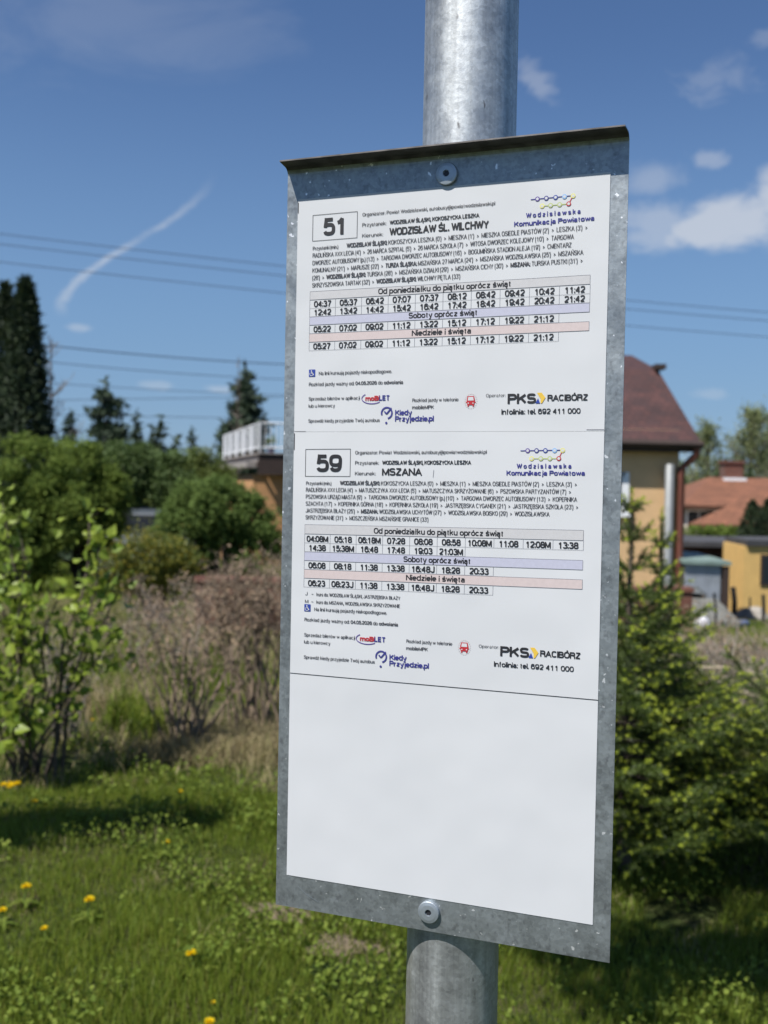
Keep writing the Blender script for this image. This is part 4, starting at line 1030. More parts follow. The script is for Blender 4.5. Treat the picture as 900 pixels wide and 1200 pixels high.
for px, py, d, r_, lb in ((80, 483, 34, .5, 'small spruce tip directly beside the dark thujas'), (158, 487, 36, .7, 'small spruce tip right of the bushy spruce'), (188, 489, 38, .75, 'small spruce tip with forked leader in the far row'), (224, 506, 40, .6, 'lowest small spruce tip near the terrace'), (206, 512, 39, .8, 'blunt low spruce between two pointed tips'), (140, 500, 36, .7, 'short spruce half hidden by the bushy spruce'), (178, 503, 37, .8, 'short dense spruce in the middle of the far row')):
    far_conifer('spruce_tree', lb, base_at(px, d), top_h(px, py, d), r_, M_SPRFAR, 'spruce', .9, 'far spruces', .28, .1, 'spruce')
# bare leader pole beside the spruce
def bare_tree(label, px, d, py, r0, spread, nb, group=None, twl=.5, leaf_m=None):
    b = base_at(px, d); H = top_h(px, py, d); root = empty('bare_tree', b, label, 'tree', group)
    mb = MB(); pts = [Vector((rnd.gauss(0, .02)*H*.3*t, rnd.gauss(0, .02)*H*.3*t, H*t)) for t in np.linspace(0, 1, 8)]; mb.tube(pts, [r0*(1-.85*t) for t in np.linspace(0, 1, 8)], 6)
    mb.build('trunk', M_BARK, root, True)
    cb = MB(); tips = []
    for k in range(nb):
        t = rnd.uniform(.25, .98); s_ = Vector((0, 0, H*t)); a = rnd.uniform(0, 6.28); l = spread*(1.15-t)*rnd.uniform(.5, 1.1)
        e = s_ + Vector((math.cos(a)*l, math.sin(a)*l, l*rnd.uniform(.5, 1.4))); mid = s_.lerp(e, .5)+Vector((0, 0, -.06*l)); cb.tube([s_, mid, e], [r0*.3*(1.1-t)+.008, r0*.2*(1.1-t)+.006, .005], 4)
        for j in range(5):
            q = s_.lerp(e, rnd.uniform(.35, 1)); f = q+Vector((rnd.gauss(0, .3), rnd.gauss(0, .3), rnd.uniform(.1, .6)))*l*twl; cb.tube([q, f], [.008, .004], 3, cap=False); tips.append(f); tips.append(q.lerp(f, .6))
    if leaf_m:
        T = np.array(tips); P = np.repeat(T, 5, 0)+rng.normal(0, .12*spread*.3+.06, (len(T)*5, 3)); leaf_quads(cb, P, .20, .14, 1)
    cb.build('crown', [M_GREYTWIG, leaf_m or M_GREYTWIG], root)
bare_tree('thin bare larch leader beside the spruce behind the terrace', 277, 48, 417, .10, .8, 34)
bare_tree('pale feathery birch twigs right of the dark thujas', 57, 25, 396, .06, 1.4, 60, None, .6, None)
bare_tree('tall half bare tree with pale spring leaves left of the chimney', 828, 72, 500, .22, 3.6, 80, 'spring trees behind the terracotta roofs', .5, M_SPRING)
bare_tree('fuller spring tree rising right behind the brick chimney', 878, 70, 482, .26, 3.6, 110, 'spring trees behind the terracotta roofs', .5, M_SPRING)
bare_tree('spring tree at the right border beyond the terracotta roofs', 908, 74, 488, .26, 3.6, 110, 'spring trees behind the terracotta roofs', .5, M_SPRING)
bush('green_tree', 'low round green tree between the two house roofs', 'tree', base_at(822, 60), [((0, 0, 2.8), (1.6, 1.5, 2.6))], M_TREELINE, .35, .22, 60, 40, .6, None, .12)
bush('green_tree', 'low wide green tree behind the terracotta ridge', 'tree', base_at(850, 62), [((0, 0, 3.6), (2.2, 2, 2.9))], M_TREELINE, .35, .22, 80, 40, .6, None, .12)
# hedge and thujas by the terracotta house
def hedge():
    a = at(806, 617, 31); b = at(880, 617, 31); gr = g((a.x+b.x)/2, 31); root = empty('hedge', ((a.x+b.x)/2, 31, gr), 'clipped dark green hedge below the terracotta roof', 'hedge')
    w = (b.x-a.x)/2; H = a.z-gr; n = 9000
    P = np.stack([rng.uniform(-w, w, n), rng.uniform(-.4, .4, n), rng.uniform(0, H, n)], 1); P[:, 2] += rng.normal(0, .03, n)
    mb = MB(); leaf_quads(mb, P, .13, .08); mb.build('foliage', M_HEDGE, root)
    tb = MB()
    for i in range(8): x = -w+2*w*(i+.5)/8; tb.tube([(x, 0, -.1), (x+.05, 0, H*.8)], [.03, .01], 5)
    tb.build('stem', M_BARK, root)
hedge()
far_conifer('thuja', 'rounded dark thuja beside the clipped hedge', base_at(882, 29), top_h(882, 590, 29), .56, M_THUJA, 'col', 2.5, 'thujas by the terracotta house', .16, .05, 'thuja')
far_conifer('thuja', 'rounded dark thuja cut by the right edge', base_at(901, 29), top_h(901, 588, 29), .56, M_THUJA, 'col', 2.5, 'thujas by the terracotta house', .16, .05, 'thuja')

# green shrubs at the left, middle distance
def b3(px, py, d, base): p = at(px, py, d); return Vector((p.x-base[0], p.y-base[1], p.z-base[2]))
def shrub(label, pxc, d, lobes, mat, L, W, ncl, per, spread, group='leafy shrubs of the garden edge', name='leafy_shrub', cat='shrub', shell=.5):
    b = base_at(pxc, d); bl = []
    for (px, py, rx, ry) in lobes:
        c = b3(px, py, d, b); k = d/1200; bl.append((tuple(c), (rx*k, rx*k*.85, ry*k)))
    return bush(name, label, cat, b, bl, mat, L, W, ncl, per, spread, group, .05, shell)
shrub('dark olive shrub filling the gap behind the parked car', 165, 27, [(165, 572, 66, 50), (215, 582, 50, 50), (110, 580, 50, 50)], M_OLIVEBUSH, .16, .09, 210, 60, .34)
shrub('rounded yellowish green yew below the terrace', 235, 24, [(234, 563, 38, 34), (212, 580, 36, 34)], M_YEW, .10, .05, 150, 80, .24, cat='yew', name='yew')
shrub('tall leafy green shrub at the left edge under the thujas', 20, 17, [(30, 556, 46, 48), (-30, 562, 50, 60), (64, 596, 50, 40), (20, 620, 50, 50), (-10, 640, 80, 60)], M_HEDGE, .075, .045, 170, 190, .21, shell=.75)
shrub('leafy green shrub with a sunlit rounded top left of the parked car', 96, 18, [(88, 560, 40, 40), (70, 600, 46, 42), (112, 610, 34, 50), (124, 566, 26, 34)], M_HEDGE, .075, .045, 130, 190, .21, shell=.75)
shrub('dark green shrub directly behind the sunlit round one', 140, 21, [(152, 552, 32, 34), (132, 584, 28, 42), (196, 566, 28, 34), (206, 606, 24, 40)], M_OLIVEBUSH, .075, .045, 110, 190, .22, shell=.7)
shrub('big rounded bluish green shrub in front of the apricot wall', 262, 16, [(248, 600, 44, 38), (292, 612, 25, 32), (222, 630, 36, 42), (298, 642, 28, 30)], M_HEDGE2, .065, .042, 170, 190, .18, shell=.75)
shrub('low yellow green forsythia bush in front of the parked car', 182, 12.5, [(180, 656, 42, 36), (205, 672, 30, 34), (150, 668, 30, 30)], M_FORS, .05, .025, 170, 60, .15, None, 'forsythia', 'bush')

# -- parked car glimpsed between the shrubs
def car():
    c = at(168, 600, 19.6); gr = g(c.x, 19.6); root = empty('parked_car', (c.x, 19.6, gr), 'dark grey car glimpsed between the leafy shrubs', 'car')
    paint = plain('grey_paint', (.05, .062, .075), .6, .1, .03)
    sec = [(-.0, .55, .84, .30), (.25, .74, .90, .24), (1.1, .92, .92, .22), (1.7, 1.0, .92, .22)]   # rear facing us at y=0: (y, top z, half width, bottom)
    prof = [(0, .35), (-.02, .62), (.02, .92), (.12, 1.0), (.42, 1.44), (.62, 1.5), (1.9, 1.53), (2.7, 1.0), (3.7, .88), (3.95, .7), (4.0, .35)]
    mb = MB(); V = []; hw = .86
    for s_ in (-1, 1):
        for y, z in prof:
            k = hw if z < 1.02 else hw*(1-.22*(z-1.0)/.53)
            V.append((s_*k, y, z))
    n = len(prof); F = [(i, i+1, n+i+1, n+i) for i in range(n-1)] + [(n-1, 0, n, 2*n-1)]
    mb.add(V, F); mb.ngon(V[:n]); mb.ngon(V[n:][::-1])
    body = mb.build('body', paint, root); bm_fix(body); bevel(body, .05, 3)
    def quad(name, pts, mat, par=root):
        mb = MB(); mb.add(pts, [(0, 1, 2, 3)]); return mb.build(name, mat, par)
    glass = NT('tinted_car_glass').set((.008, .010, .014), .12, 0, .12).m
    quad('rear_window', [(-.72, .145, 1.04), (.72, .145, 1.04), (.62, .39, 1.41), (-.62, .39, 1.41)], glass)
    for s_ in (-1, 1):
        quad('side_window', [(s_*.862, .55, 1.05), (s_*.862, 2.4, 1.05), (s_*.74, 1.85, 1.44), (s_*.74, .7, 1.44)], glass)
        mb = MB(); mb.box((s_*.70-.12, -.035, .70), (s_*.70+.12, .03, .95)); mb.build('tail_light', plain('tail_lens', (.06, .008, .008), .4), root)
        for y in (.75, 3.2):
            mb = MB(); mb.tube([(s_*.70, y, .31), (s_*.88, y, .31)], .31, 20); w = mb.build('wheel', plain('tyre_rubber', (.02, .02, .02), .9), root)
            mb = MB(); mb.tube([(s_*.86, y, .31), (s_*.885, y, .31)], .19, 14); mb.build('rim', M_ZINC, w)
    quad('number_plate', [(-.26, -.035, .62), (.26, -.035, .62), (.26, -.03, .73), (-.26, -.03, .73)], plain('dusty_plate', (.3, .3, .3), .7))
    mb = MB(); mb.box((-.86, -.10, .32), (.86, .02, .55)); bevel(mb.build('bumper', paint, root), .04, 2)
car()

# -- bare brown shrubs
def twig_shrub(label, px, d, py_top, nstem, spread, r0, ntw, group, mat, leafm=None, nleaf=0, lean=0.0, name='bare_shrub', curl=0.3, hb=.62):
    b = base_at(px, d); H = top_h(px, py_top, d); root = empty(name, b, label, 'shrub', group)
    mb = MB(); tb = MB(); tips = []
    for k in range(nstem):
        a = rnd.uniform(0, 6.28); r_ = rnd.uniform(.15, 1)*spread; h = H*rnd.uniform(.6, 1.0)
        s_ = Vector((rnd.gauss(0, .10)*spread*1.6, rnd.gauss(0, .10)*spread, -.05)); e = Vector((math.cos(a)*r_+lean*h, math.sin(a)*r_*.8, h))
        pts = [s_]; 
        for i in range(1, 7):
            t = i/6; p = s_.lerp(e, t); p.x = s_.x+(e.x-s_.x)*t**1.3+rnd.gauss(0, .018)*h*.6; p.y = s_.y+(e.y-s_.y)*t**1.3; p.z += .0; pts.append(p)
        rr = r0*rnd.uniform(.55, 1.2); mb.tube(pts, [rr*(1-.7*i/6) for i in range(7)], 5)
        for j in range(ntw):
            t = rnd.uniform(hb, 1)**.8*5.99; i = int(t); q = pts[i].lerp(pts[i+1], t-i); l = rnd.uniform(.1, .38)*H*.6
            d2 = Vector((rnd.gauss(0, 1), rnd.gauss(0, 1), rnd.gauss(.25, .6))).normalized(); m1 = q+d2*l*.5+Vector((0, 0, .04)); e2 = q+d2*l+Vector((0, 0, -curl*l*rnd.random()))
            tb.tube([q, m1, e2], [r0*.28, r0*.2, r0*.1], 3, cap=False); tips += [m1, e2]
            for w in range(2):
                q2 = m1.lerp(e2, rnd.random()); e3 = q2+Vector((rnd.gauss(0, 1), rnd.gauss(0, 1), rnd.gauss(.1, 1))).normalized()*l*.4; tb.tube([q2, e3], [r0*.15, r0*.08], 3, cap=False); tips.append(e3)
    mb.build('stem', mat, root, True)
    if leafm:
        T = np.array(tips); P = T[rng.integers(0, len(T), nleaf)]+rng.normal(0, .02, (nleaf, 3)); leaf_quads(tb, P, .035, .022, 1)
    tb.build('crown', [mat, leafm or mat], root)
twig_shrub('bare brown shrub fanning out from one foot left of the sign', 218, 6.1, 722, 30, .50, .011, 4, 'bare shrubs in the rough grass', M_DRYSTEM, M_DRYLEAF, 260, -.02)
twig_shrub('dense bare shrub with withered heads close beside the sign', 300, 6.6, 655, 30, .50, .011, 12, 'bare shrubs in the rough grass', M_DRYSTEM, M_DRYLEAF, 750, -.03, 'bare_shrub', .3, .66)
twig_shrub('bare shrub with withered heads half hidden behind the sign', 345, 7.2, 645, 22, .55, .010, 14, 'bare shrubs in the rough grass', M_DRYSTEM, M_DRYLEAF, 500, 0, 'bare_shrub', .3, .6)
twig_shrub('grey tangled shrub in front of the forsythia', 165, 8.6, 690, 18, .80, .008, 9, 'bare shrubs in the rough grass', M_GREYTWIG, M_DRYLEAF, 500, 0, 'bare_shrub', .2, .80)
twig_shrub('thin grey stems behind the bright lilac', 80, 6.3, 720, 20, .35, .009, 5, 'bare shrubs in the rough grass', M_GREYTWIG, None, 0, .04)
twig_shrub('grey tangled shrub left of the brick wall', 222, 9.2, 684, 16, .6, .008, 9, 'bare shrubs in the rough grass', M_GREYTWIG, M_DRYLEAF, 500, .02, 'bare_shrub', .2, .8)
twig_shrub('bleached dead brush with arching canes at the right edge', 885, 7.6, 742, 40, 1.0, .009, 9, 'dead brush on the right', M_GREYTWIG, M_DRYLEAF, 300, -.05, 'bare_shrub', .6, .3)
twig_shrub('low grey brush between the spruce and the cold frame', 838, 9.5, 748, 34, .9, .008, 9, 'dead brush on the right', M_GREYTWIG, M_DRYLEAF, 500, 0, 'bare_shrub', .6, .3)
twig_shrub('brown brush right below the rubble heap', 905, 10.5, 735, 34, 1.0, .008, 9, 'dead brush on the right', M_GREYTWIG, M_DRYLEAF, 500, 0, 'bare_shrub', .6, .3)
twig_shrub('brown brush under the grey flue pipe', 775, 9.0, 705, 30, .8, .008, 9, 'dead brush on the right', M_DRYSTEM, M_DRYLEAF, 700, 0, 'bare_shrub', .6, .3)

# -- bright lilac at the left border
def lilac(label, px, d, heads, per, L, W, seed_leafs):
    b = base_at(px, d); root = empty('lilac_bush', b, label, 'bush'); mb = MB(); tb = MB()
    for (hx, hy, dz, n) in heads:
        t = b3(hx, hy, d+dz, b)
        s_ = Vector((rnd.gauss(0, .08), rnd.gauss(0, .06), -.05)); pts = [s_]
        for i in range(1, 7):
            k = i/6; p = s_.lerp(t, k); p.z = s_.z+(t.z-s_.z)*k**.8; p.x += rnd.gauss(0, .02); pts.append(p)
        tb.tube(pts, [.009*(1-.75*i/6)+.002 for i in range(7)], 5)
        P = []
        for i in range(int(n*1.05)):
            k = rnd.uniform(.55, 1.06)*6; j = min(5, int(k)); q = pts[j].lerp(pts[j+1], k-j)
            off = Vector((rnd.gauss(0, 1), rnd.gauss(0, 1), rnd.gauss(0, .8)))*.058; P.append(q+off)
            if rnd.random() < .3: tb.tube([q, q+off], [.003, .002], 3, cap=False)
        leaf6(mb, np.array(P), L, W)
    mb.build('crown', M_LILAC, root); tb.build('stem', M_BARK, root, True)
def leaf6(mb, P, L, W):
    """heart shaped leaves: two halves folded along the midrib"""
    n = len(P); d = unit(rng.normal(size=(n, 3))+np.array([0, 0, -.25])); nn = unit(rng.normal(size=(n, 3))+np.array([-.5, -.5, 1.2])); s = unit(np.cross(d, nn)); nn = np.cross(s, d)
    sc = rng.uniform(.4, 1.3, (n, 1)); L = L*sc; W = W*sc
    b = P; t = P+d*L; 
    r1 = P+d*L*.12+s*W*.42+nn*W*.12; r2 = P+d*L*.5+s*W*.46+nn*W*.16; l1 = P+d*L*.12-s*W*.42+nn*W*.12; l2 = P+d*L*.5-s*W*.46+nn*W*.16
    V = np.stack([b, r1, r2, t, l2, l1], 1).reshape(-1, 3); k = np.arange(n)[:, None]*6
    mb.add(V, np.concatenate([k+np.array([[0, 1, 2, 3]]), k+np.array([[0, 3, 4, 5]])]), 0)
lilac('bright green lilac with heart shaped leaves at the left border', 45, 5.5, [(8, 590, 0, 46), (-20, 610, .2, 50), (22, 650, -.1, 45), (105, 612, .1, 55), (120, 640, 0, 48), (95, 690, .15, 40), (60, 705, -.1, 40), (20, 700, -.2, 55), (-10, 680, 0, 60), (138, 740, .05, 34), (110, 770, 0, 36), (70, 780, .1, 30), (-15, 760, -.3, 60), (15, 790, -.35, 48), (5, 845, -.45, 60), (28, 815, -.4, 40), (-40, 820, -.3, 60), (-60, 700, 0, 60), (-70, 620, .2, 60),  (135, 690, .1, 22)], 0, .066, .054, 0)

# -- unseen tree added just left of the frame to shade the lawn
bush('added_shade_tree', 'unseen leafy tree added beyond the left border to shade the lawn', 'tree', (-3.35, 3.0, g(-3.35, 3.0)), [((.85, .62, 2.45), (.30, .14, .14)), ((1.28, .78, 2.40), (.32, .10, .09)), ((.45, .45, 2.5), (.30, .16, .18))], M_LILAC, .07, .05, 70, 50, .12, None, .045, .2, 14)

# -- taller unseen tree, added with a branch to shade the grass round the spruces
bush('added_overhang_tree', 'unseen leafy tree added left of the stop, its branch shading the verge', 'tree', (-3.2, -.8, g(-3.2, -.8)), [((2.1, 2.52, 4.05), (.36, .40, .10)), ((2.65, 2.60, 4.02), (.42, .44, .10)), ((3.2, 2.66, 4.05), (.38, .42, .10)), ((1.3, 1.2, 4.2), (.45, .35, .2)), ((0, 0, 4.5), (.7, .6, .5))], M_LILAC, .085, .065, 280, 60, .20, None, .06, .1, 18)

# ------------------------------------------------------------------ near spruces on the right
def spruce(label, x, y, H, rad, group, seed, taper=.9, zmin=.2, tipfrac=.5, step=.075):
    r = np.random.default_rng(seed); base = (x, y, g(x, y)); root = empty('young_spruce', base, label, 'spruce', group)
    mb = MB(); wood = MB()
    A = []; D = []; Ln = []; kind = []          # needles: base, axis dir, radial
    def needles(p0, p1, dens, ln, wd, mi):
        v = p1-p0; l = np.linalg.norm(v); n = max(4, int(l*dens)); t = r.uniform(0, 1, (n, 1)); P = p0+v*t
        ax = v/max(l, 1e-6); rd = r.normal(size=(n, 3)); rd -= ax*(rd@ax)[:, None]; rd = unit(rd); d = unit(rd*.85+ax*.6+np.array([0, 0, .12]))
        s = unit(np.cross(d, r.normal(size=(n, 3)))); L = ln*r.uniform(.7, 1.2, (n, 1))
        V = np.stack([P-s*wd*.5, P+s*wd*.5, P+d*L+s*wd*.2, P+d*L-s*wd*.2], 1).reshape(-1, 3)
        mb.add(V, np.arange(n)[:, None]*4+np.array([[0, 1, 2, 3]]), mi)
    z = zmin
    tr = [(r.normal(0, .006), r.normal(0, .006), zz) for zz in np.linspace(-.1, H, 10)]
    wood.tube([Vector(p) for p in tr], [.03*(1-i/9.3)+.003 for i in range(10)], 7)
    needles(np.array([0, 0, H*.72]), np.array([0, 0, H]), 1600, .026, .0028, 0); needles(np.array([0, 0, H-.02]), np.array([0, 0, H+.05]), 1100, .016, .003, 1)
    while z < H*.97:
        t = z/H; R_ = rad*(1-t)**taper; R_ = max(R_, .05)
        nb = int(r.integers(5, 8)) if t < .8 else 4
        a0 = r.uniform(0, 6.28)
        for k in range(nb):
            a = a0+k*6.283/nb+r.normal(0, .15); l = R_*r.uniform(.72, 1.1)
            rise = .10+.35*t+1.3*max(0, t-.55)+r.normal(0, .06)
            o = np.array([math.cos(a), math.sin(a), 0]); seg = 6; pts = []
            for i in range(seg+1):
                s = i/seg; pts.append(np.array([0, 0, z])+o*l*s+np.array([0, 0, l*(rise*s - .16*s*(1-s)*2+.10*s*s*(1 if t > .2 else 1.5))]))
            wood.tube([Vector(p) for p in pts], [.008*(1-s/7.5)*(.4+.6*l/max(rad, .1)) for s in range(seg+1)], 4, cap=False)
            for i in range(1, seg): needles(pts[i], pts[i+1], 900 if t < .6 else 1500, .018 if t < .6 else .024, .0026, 0)
            e = pts[-1]; ax = unit(pts[-1]-pts[-2]); needles(e, e+ax*.03, 1100, .014, .003, 1)
            nl = max(2, int(l/.035))
            side = np.array([-o[1], o[0], 0])
            for j in range(nl):
                s = (j+.6)/nl; 
                if s < .12: continue
                i = min(seg-1, int(s*seg)); q = pts[i]+(pts[i+1]-pts[i])*(s*seg-i); ll = (1-s*.75)*l*.42*r.uniform(.6, 1.1)+.03
                for sg in (-1, 1):
                    dd = unit(side*sg*.8+o*.75+np.array([0, 0, r.normal(.06, .16)])); q2 = q+dd*ll
                    needles(q, q2, 620, .017, .0026, 0)
                    if r.random() < tipfrac*(1 if t < .65 else .45): needles(q2, q2+dd*r.uniform(.016, .030), 1100, .013, .0028, 1)
                    if ll > .10:
                        for w in (.4, .7):
                            qq = q+dd*ll*w; d3 = unit(dd*.7+np.cross(dd, np.array([0, 0, 1]))*r.choice([-1, 1])*.8+np.array([0, 0, r.normal(.1, .25)])); q3 = qq+d3*ll*.4; needles(qq, q3, 600, .016, .0026, 0)
                            if r.random() < tipfrac*.8: needles(q3, q3+d3*.02, 1100, .012, .0028, 1)
        z += step*(1.0 if t < .7 else 1.5)*r.uniform(.8, 1.2)
    mb.build('crown', [M_NEEDLE, M_NEWTIP], root); wood.build('trunk', M_BARK, root, True)
xs1 = at(741, 580, 4.3).x
spruce('young spruce with a long leader and bright new tips right behind the sign panel', xs1, 4.3, 1.6, .98, 'young spruces beside the sign', 3, 1.22, .24, .6)
spruce('low spreading spruce with bright new tips at the right border', 1.74, 4.4, .80, .95, 'young spruces beside the sign', 5, .6, .22, .6)
spruce('slim spruce in the gap between the leader and the flue pipe', at(774, 700, 4.9).x, 4.9, at(774, 603, 4.9).z, .36, 'young spruces beside the sign', 9, 1.0, .02, .5, .10)

# ------------------------------------------------------------------ grass, weeds, dandelions
M_GRASS = leaf('grass_blade', [(0.1242, 0.1838, 0.0231), (0.1679, 0.2283, 0.03), (0.2117, 0.2727, 0.0416), (0.1534, 0.2029, 0.0277), (0.2483, 0.2536, 0.0578)], .5, .5)
M_DRYGRASS = leaf('dry_grass_blade', [(.32, .26, .14), (.42, .35, .20), (.25, .21, .11), (.20, .21, .07)], .8, .3)
M_WEED = leaf('clover_leaf', [(0.0996, 0.1487, 0.0218), (0.1378, 0.1876, 0.029), (0.1837, 0.2264, 0.0387)], .65, .3, .15)
def blades(mb, X, Y, H, W, mi, lean=.45, seg=2):
    n = len(X); Z = gz(X, Y); a = rng.uniform(0, 6.283, n); dx, dy = np.cos(a), np.sin(a); h = H*rng.uniform(.5, 1.3, n); ln = h*rng.uniform(.05, lean, n)
    b = rng.uniform(0, 6.283, n); lx, ly = np.cos(b)*ln, np.sin(b)*ln; w = W*rng.uniform(.7, 1.3, n)/2
    P0 = np.stack([X, Y, Z-.01], 1); P1 = P0+np.stack([lx*.35, ly*.35, h*.6], 1); P2 = P0+np.stack([lx, ly, h*(1-.25*(ln/h)**2)], 1); s = np.stack([dx, dy, 0*dx], 1)
    V = np.stack([P0-s*w[:, None], P0+s*w[:, None], P1+s*w[:, None]*.8, P1-s*w[:, None]*.8, P2], 1).reshape(-1, 3); k = np.arange(n)[:, None]*5
    mb.add(V, k+np.array([[0, 1, 2, 3]]), mi); mb.add(np.zeros((0, 3)), np.zeros((0, 3), int), mi) if False else None
    mb.F[3].append(k+np.array([[3, 2, 4]])+(mb.n-5*n)); mb.M[3].append(np.full(n, mi))
def patch(x, y, f, ph): return np.sin(x*f+ph)*np.cos(y*f*1.2+ph*1.7)+.6*np.sin(x*f*2.3+y*f*1.9+ph*3)+.4*np.sin(x*f*4.1-y*f*3.7+ph)
mb = MB()
def scatter(n, y0, y1, k=.52, pad=.8):
    n = int(n*1.25)
    Y = y0+(y1-y0)*rng.uniform(0, 1, n); X = rng.uniform(-1, 1, n)*(Y*k+pad); return X, Y
X, Y = scatter(110000, 2.6, 5.2); h = .060+.025*np.clip(patch(X, Y, 2.2, 1), -1, 1); keep = patch(X, Y, 1.7, 2.2) > -1.25; blades(mb, X[keep], Y[keep], h[keep], .0045, 0)
X, Y = scatter(60000, 5.0, 8.5); h = .070+.03*np.clip(patch(X, Y, 1.6, 3), -1, 1); keep = patch(X, Y, 1.4, .7) > -.35; blades(mb, X[keep], Y[keep], h[keep], .0065, 0)
X, Y = scatter(50000, 8.0, 16.0); blades(mb, X, Y, .13, .011, 0)
X, Y = scatter(30000, 15.0, 34.0); blades(mb, X, Y, np.where((X > 3) & (Y > 17), .05, .16), .03, 0)
o = mb.build('grass', [M_GRASS]); tag(o, 'short green spring grass of the verge', None, None, 'stuff')
mb = MB()
X, Y = scatter(9000, 3.4, 5.0); keep = patch(X, Y, 1.9, 5) > .3; blades(mb, X[keep], Y[keep], .06, .003, 0, 1.2)
X, Y = scatter(26000, 4.9, 8.0); keep = patch(X, Y, 1.5, 4) > -.1; blades(mb, X[keep], Y[keep], .10, .005, 0, .9)
X, Y = scatter(34000, 7.5, 16.0); keep = patch(X, Y, .9, 4) > -.5; blades(mb, X[keep], Y[keep], .20, .008, 0, .8)
for bx, by in ((at(218, 900, 6.1).x, 6.0), (at(300, 900, 6.6).x, 6.4), (at(270, 900, 6.3).x, 6.0), (at(120, 800, 7.3).x, 7.3)):
    n = 1400; blades(mb, bx+rng.normal(0, .28, n), by+rng.normal(0, .14, n), .16, .006, 0, 1.1)
o = mb.build('dry_grass', [M_DRYGRASS]); tag(o, 'straw coloured dry grass among the green', None, None, 'stuff')
mb = MB()
X, Y = scatter(22000, 2.8, 4.9); q = patch(X, Y, 2.6, 8)+.9*patch(X, Y, 7.3, 3); keep = q > .25
P = np.stack([X, Y, gz(X, Y)+rng.uniform(.02, .10, len(X))], 1)[keep]; leaf_quads(mb, P, .021, .018, 0, 1.0)
X, Y = scatter(14000, 4.6, 7.0); keep = patch(X, Y, 2.0, 6)+.9*patch(X, Y, 6.1, 2) > .5
P = np.stack([X, Y, gz(X, Y)+rng.uniform(.02, .12, len(X))], 1)[keep]; leaf_quads(mb, P, .026, .02, 0, .9)
o = mb.build('clover_weeds', [M_WEED]); tag(o, 'low broad leaved weeds spreading in the lawn', None, None, 'stuff')
mb = MB(); P = []
for bx, by, n in ((at(150, 850, 6.6).x, 6.6, 40), (at(170, 900, 6.2).x, 6.2, 26)):
    blades(mb, bx+rng.normal(0, .09, n*6), by+rng.normal(0, .07, n*6), .30, .013, 0, .6)
o = mb.build('tall_grass', [M_GRASS]); tag(o, 'tall fresh grass tufts before the grey tangled shrub', None, None, 'stuff')

# dead fallen canes at the foot of the shrubs
def cane(label, p0, p1, d0, d1):
    a = at(p0[0], p0[1], d0); b = at(p1[0], p1[1], d1); mid = a.lerp(b, .5)+Vector((0, 0, .03)); mb = MB(); mb.tube([a, mid, b], [.010, .009, .005], 6); o = mb.build('fallen_cane', plain('bleached_cane', (.34, .28, .2), .9, 0, .2, 9), None, loc=tuple(a)); tag(o, label, 'dead branch', 'fallen dead canes')
cane('long bleached cane slanting up towards the sign at the shrub foot', (262, 928), (318, 908), 5.75, 5.7)
cane('bleached cane leaning down to the right under the dense shrub', (240, 885), (292, 925), 6.0, 5.8)
cane('short steep cane leaning left at the shrub foot', (205, 918), (192, 890), 5.9, 6.0)
cane('pale arching dead cane across the brush at the right edge', (822, 782), (905, 795), 6.6, 6.4)
cane('pale crooked dead cane above the low spreading spruce', (835, 812), (908, 822), 6.2, 6.1)

M_DAND = leaf('dandelion_petal', [(.74, .58, .012), (.82, .66, .02), (.78, .62, .015)], .5, .2)
M_STEMG = plain('dandelion_stem', (.12, .19, .05), .5)
def dandelion_meshes(label_loc):
    hb = MB(); n = 190; a = rng.uniform(0, 6.283, n); r_ = np.sqrt(rng.uniform(0, 1, n))*.006; e = rng.uniform(.05, 1.3, n)
    P = np.stack([np.cos(a)*r_, np.sin(a)*r_, 0*a], 1); L = .017*rng.uniform(.8, 1.1, n); d = np.stack([np.cos(a)*np.cos(e), np.sin(a)*np.cos(e), np.sin(e)], 1); s = unit(np.cross(d, rng.normal(size=(n, 3))))
    w = .0019; V = np.stack([P-s*w, P+s*w, P+d*L[:, None]+s*w*1.2, P+d*L[:, None]-s*w*1.2], 1).reshape(-1, 3); hb.add(V, np.arange(n)[:, None]*4+np.array([[0, 1, 2, 3]]))
    return hb
proto = None
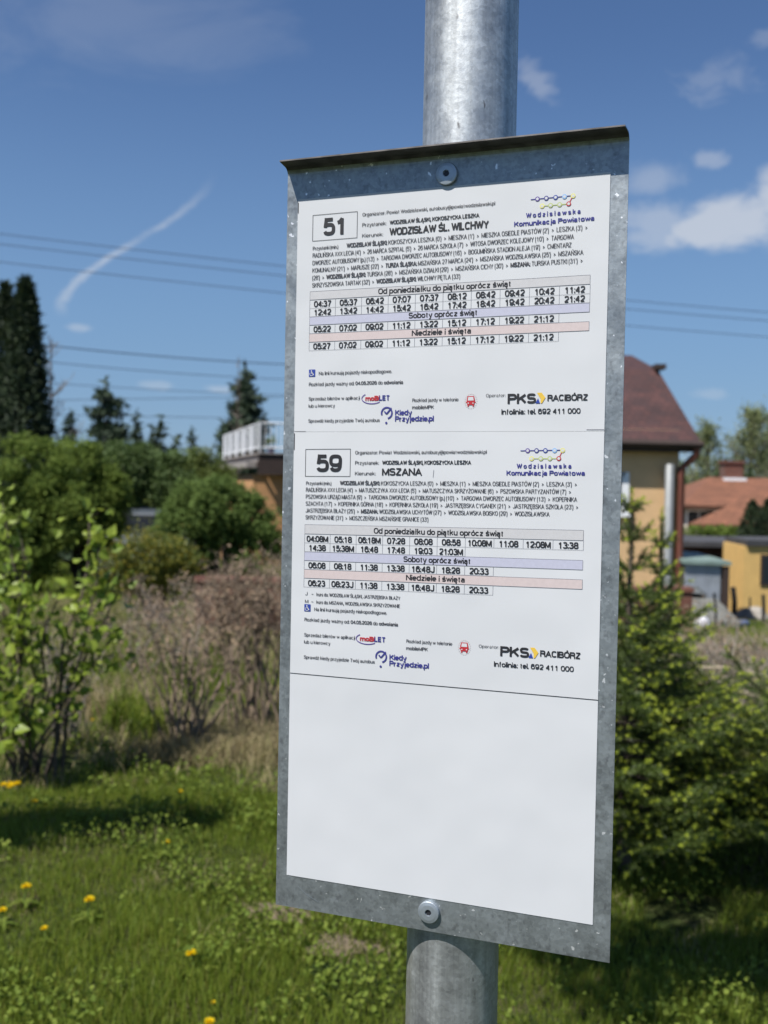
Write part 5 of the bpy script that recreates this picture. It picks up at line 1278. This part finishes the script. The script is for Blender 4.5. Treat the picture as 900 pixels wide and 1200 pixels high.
def dandelion(px, py, label, small=1.0, h=.09):
    global proto
    # depth where the flower sits h above the level lawn
    d = 1.0
    small *= .86; h0 = h*small
    for _ in range(60):
        p = at(px, py, d); d += (p.z - (g(p.x, d)+h0))*1.6
    p = at(px, py, d); base = Vector((p.x, d, g(p.x, d)))
    if proto is None:
        root = empty('dandelion', base, label, 'dandelion', 'dandelions in the lawn'); hd = dandelion_meshes(None).build('flower_head', M_DAND, root); hd.location = (0, 0, h)
        sb = MB(); sb.tube([(0, 0, -.01), (.006, 0, h*.5), (0, 0, h)], [.0022, .002, .0022], 5); sb.build('stem', M_STEMG, root)
        lb = MB()
        for k in range(7):
            a = k*.9; L = rnd.uniform(.07, .11); pts = []
            o_ = Vector((math.cos(a), math.sin(a), 0)); s_ = Vector((-o_.y, o_.x, 0)); V = []; F = []
            for i in range(7):
                t = i/6; c = o_*L*t+Vector((0, 0, .012+.05*t*(1-t)+.01)); w = .011*math.sin(math.pi*min(1, .12+t*.9))*(1.25 if i % 2 else .6); V += [c-s_*w, c+s_*w]
            for i in range(6): F.append((2*i, 2*i+1, 2*i+3, 2*i+2))
            lb.add(V, F)
        lb.build('leaf_rosette', M_WEED, root); proto = root
    else:
        root = proto.copy(); COL.objects.link(root)
        for ch in list(proto.children):
            c = ch.copy(); COL.objects.link(c); c.parent = root
        root['label'] = label
    root.location = base; root.rotation_euler = (rnd.uniform(-.15, .2), rnd.uniform(-.15, .15), rnd.uniform(0, 6)); root.scale = (small,)*3
for px, py, lb, s_ in (
        (29, 1041, 'open dandelion near the left edge, below the shadow on the lawn', 1.0), (105, 1056, 'large open dandelion to the right of the one near the left edge', 1.05),
        (229, 1118, 'nearest big open dandelion, left of the post foot', 1.0), (193, 988, 'lone dandelion inside the dark shadow on the lawn', .85),
        (3, 1067, 'dandelion cut by the left edge', .8), (55, 1089, 'small faded dandelion below the two big ones on the left', .7),
        (246, 1197, 'dandelion cut by the lower edge', .85), (249, 1175, 'tiny dandelion just above the one at the lower edge', .45),
        (4, 920, 'first dandelion of the distant cluster at the left edge', 1.0), (10, 919, 'second dandelion of the distant cluster from the left edge', 1.0),
        (16, 922, 'lower dandelion in the middle of the distant cluster', 1.0), (23, 919, 'rightmost dandelion of the distant cluster', 1.1),
        (38, 940, 'single dandelion just below the distant cluster', .9), (51, 944, 'faint dandelion furthest right of the distant cluster', .7),
        (211, 928, 'small dandelion at the foot of the fanning bare shrub', .7), (112, 844, 'small far dandelion in the rough grass behind the lilac', 1.0)):
    dandelion(px, py, lb, s_)
# bare earth patches
def bare(label, px, py, d, rx, ry):
    p = at(px, py, d); mb = MB(); n = 28; V = [(p.x, p.y, g(p.x, p.y)+.03)]
    for k in range(n):
        a = k*2*math.pi/n; q = 1+.25*math.sin(a*3+px)+.15*math.sin(a*5+py); x = p.x+rx*q*math.cos(a); y = p.y+ry*q*math.sin(a); V.append((x, y, g(x, y)+.004))
    F = [(0, 1+k, 1+(k+1) % n) for k in range(n)]; mb.add(V, F); o = mb.build('soil_patch', plain('dry_soil', (.20, .155, .105), .95, 0, .25, 30, .8), None, True); tag(o, label, None, None, 'structure')
def depth_ground(px, py):
    d = 1.0
    for _ in range(60):
        p = at(px, py, d); d += (p.z-g(p.x, d))*1.6
    return d
bare('molehill of dry soil at the panel corner', 338, 1068, depth_ground(338, 1068), .14, .12)
bare('dry soil left of the post foot', 398, 1108, depth_ground(398, 1108), .12, .10)
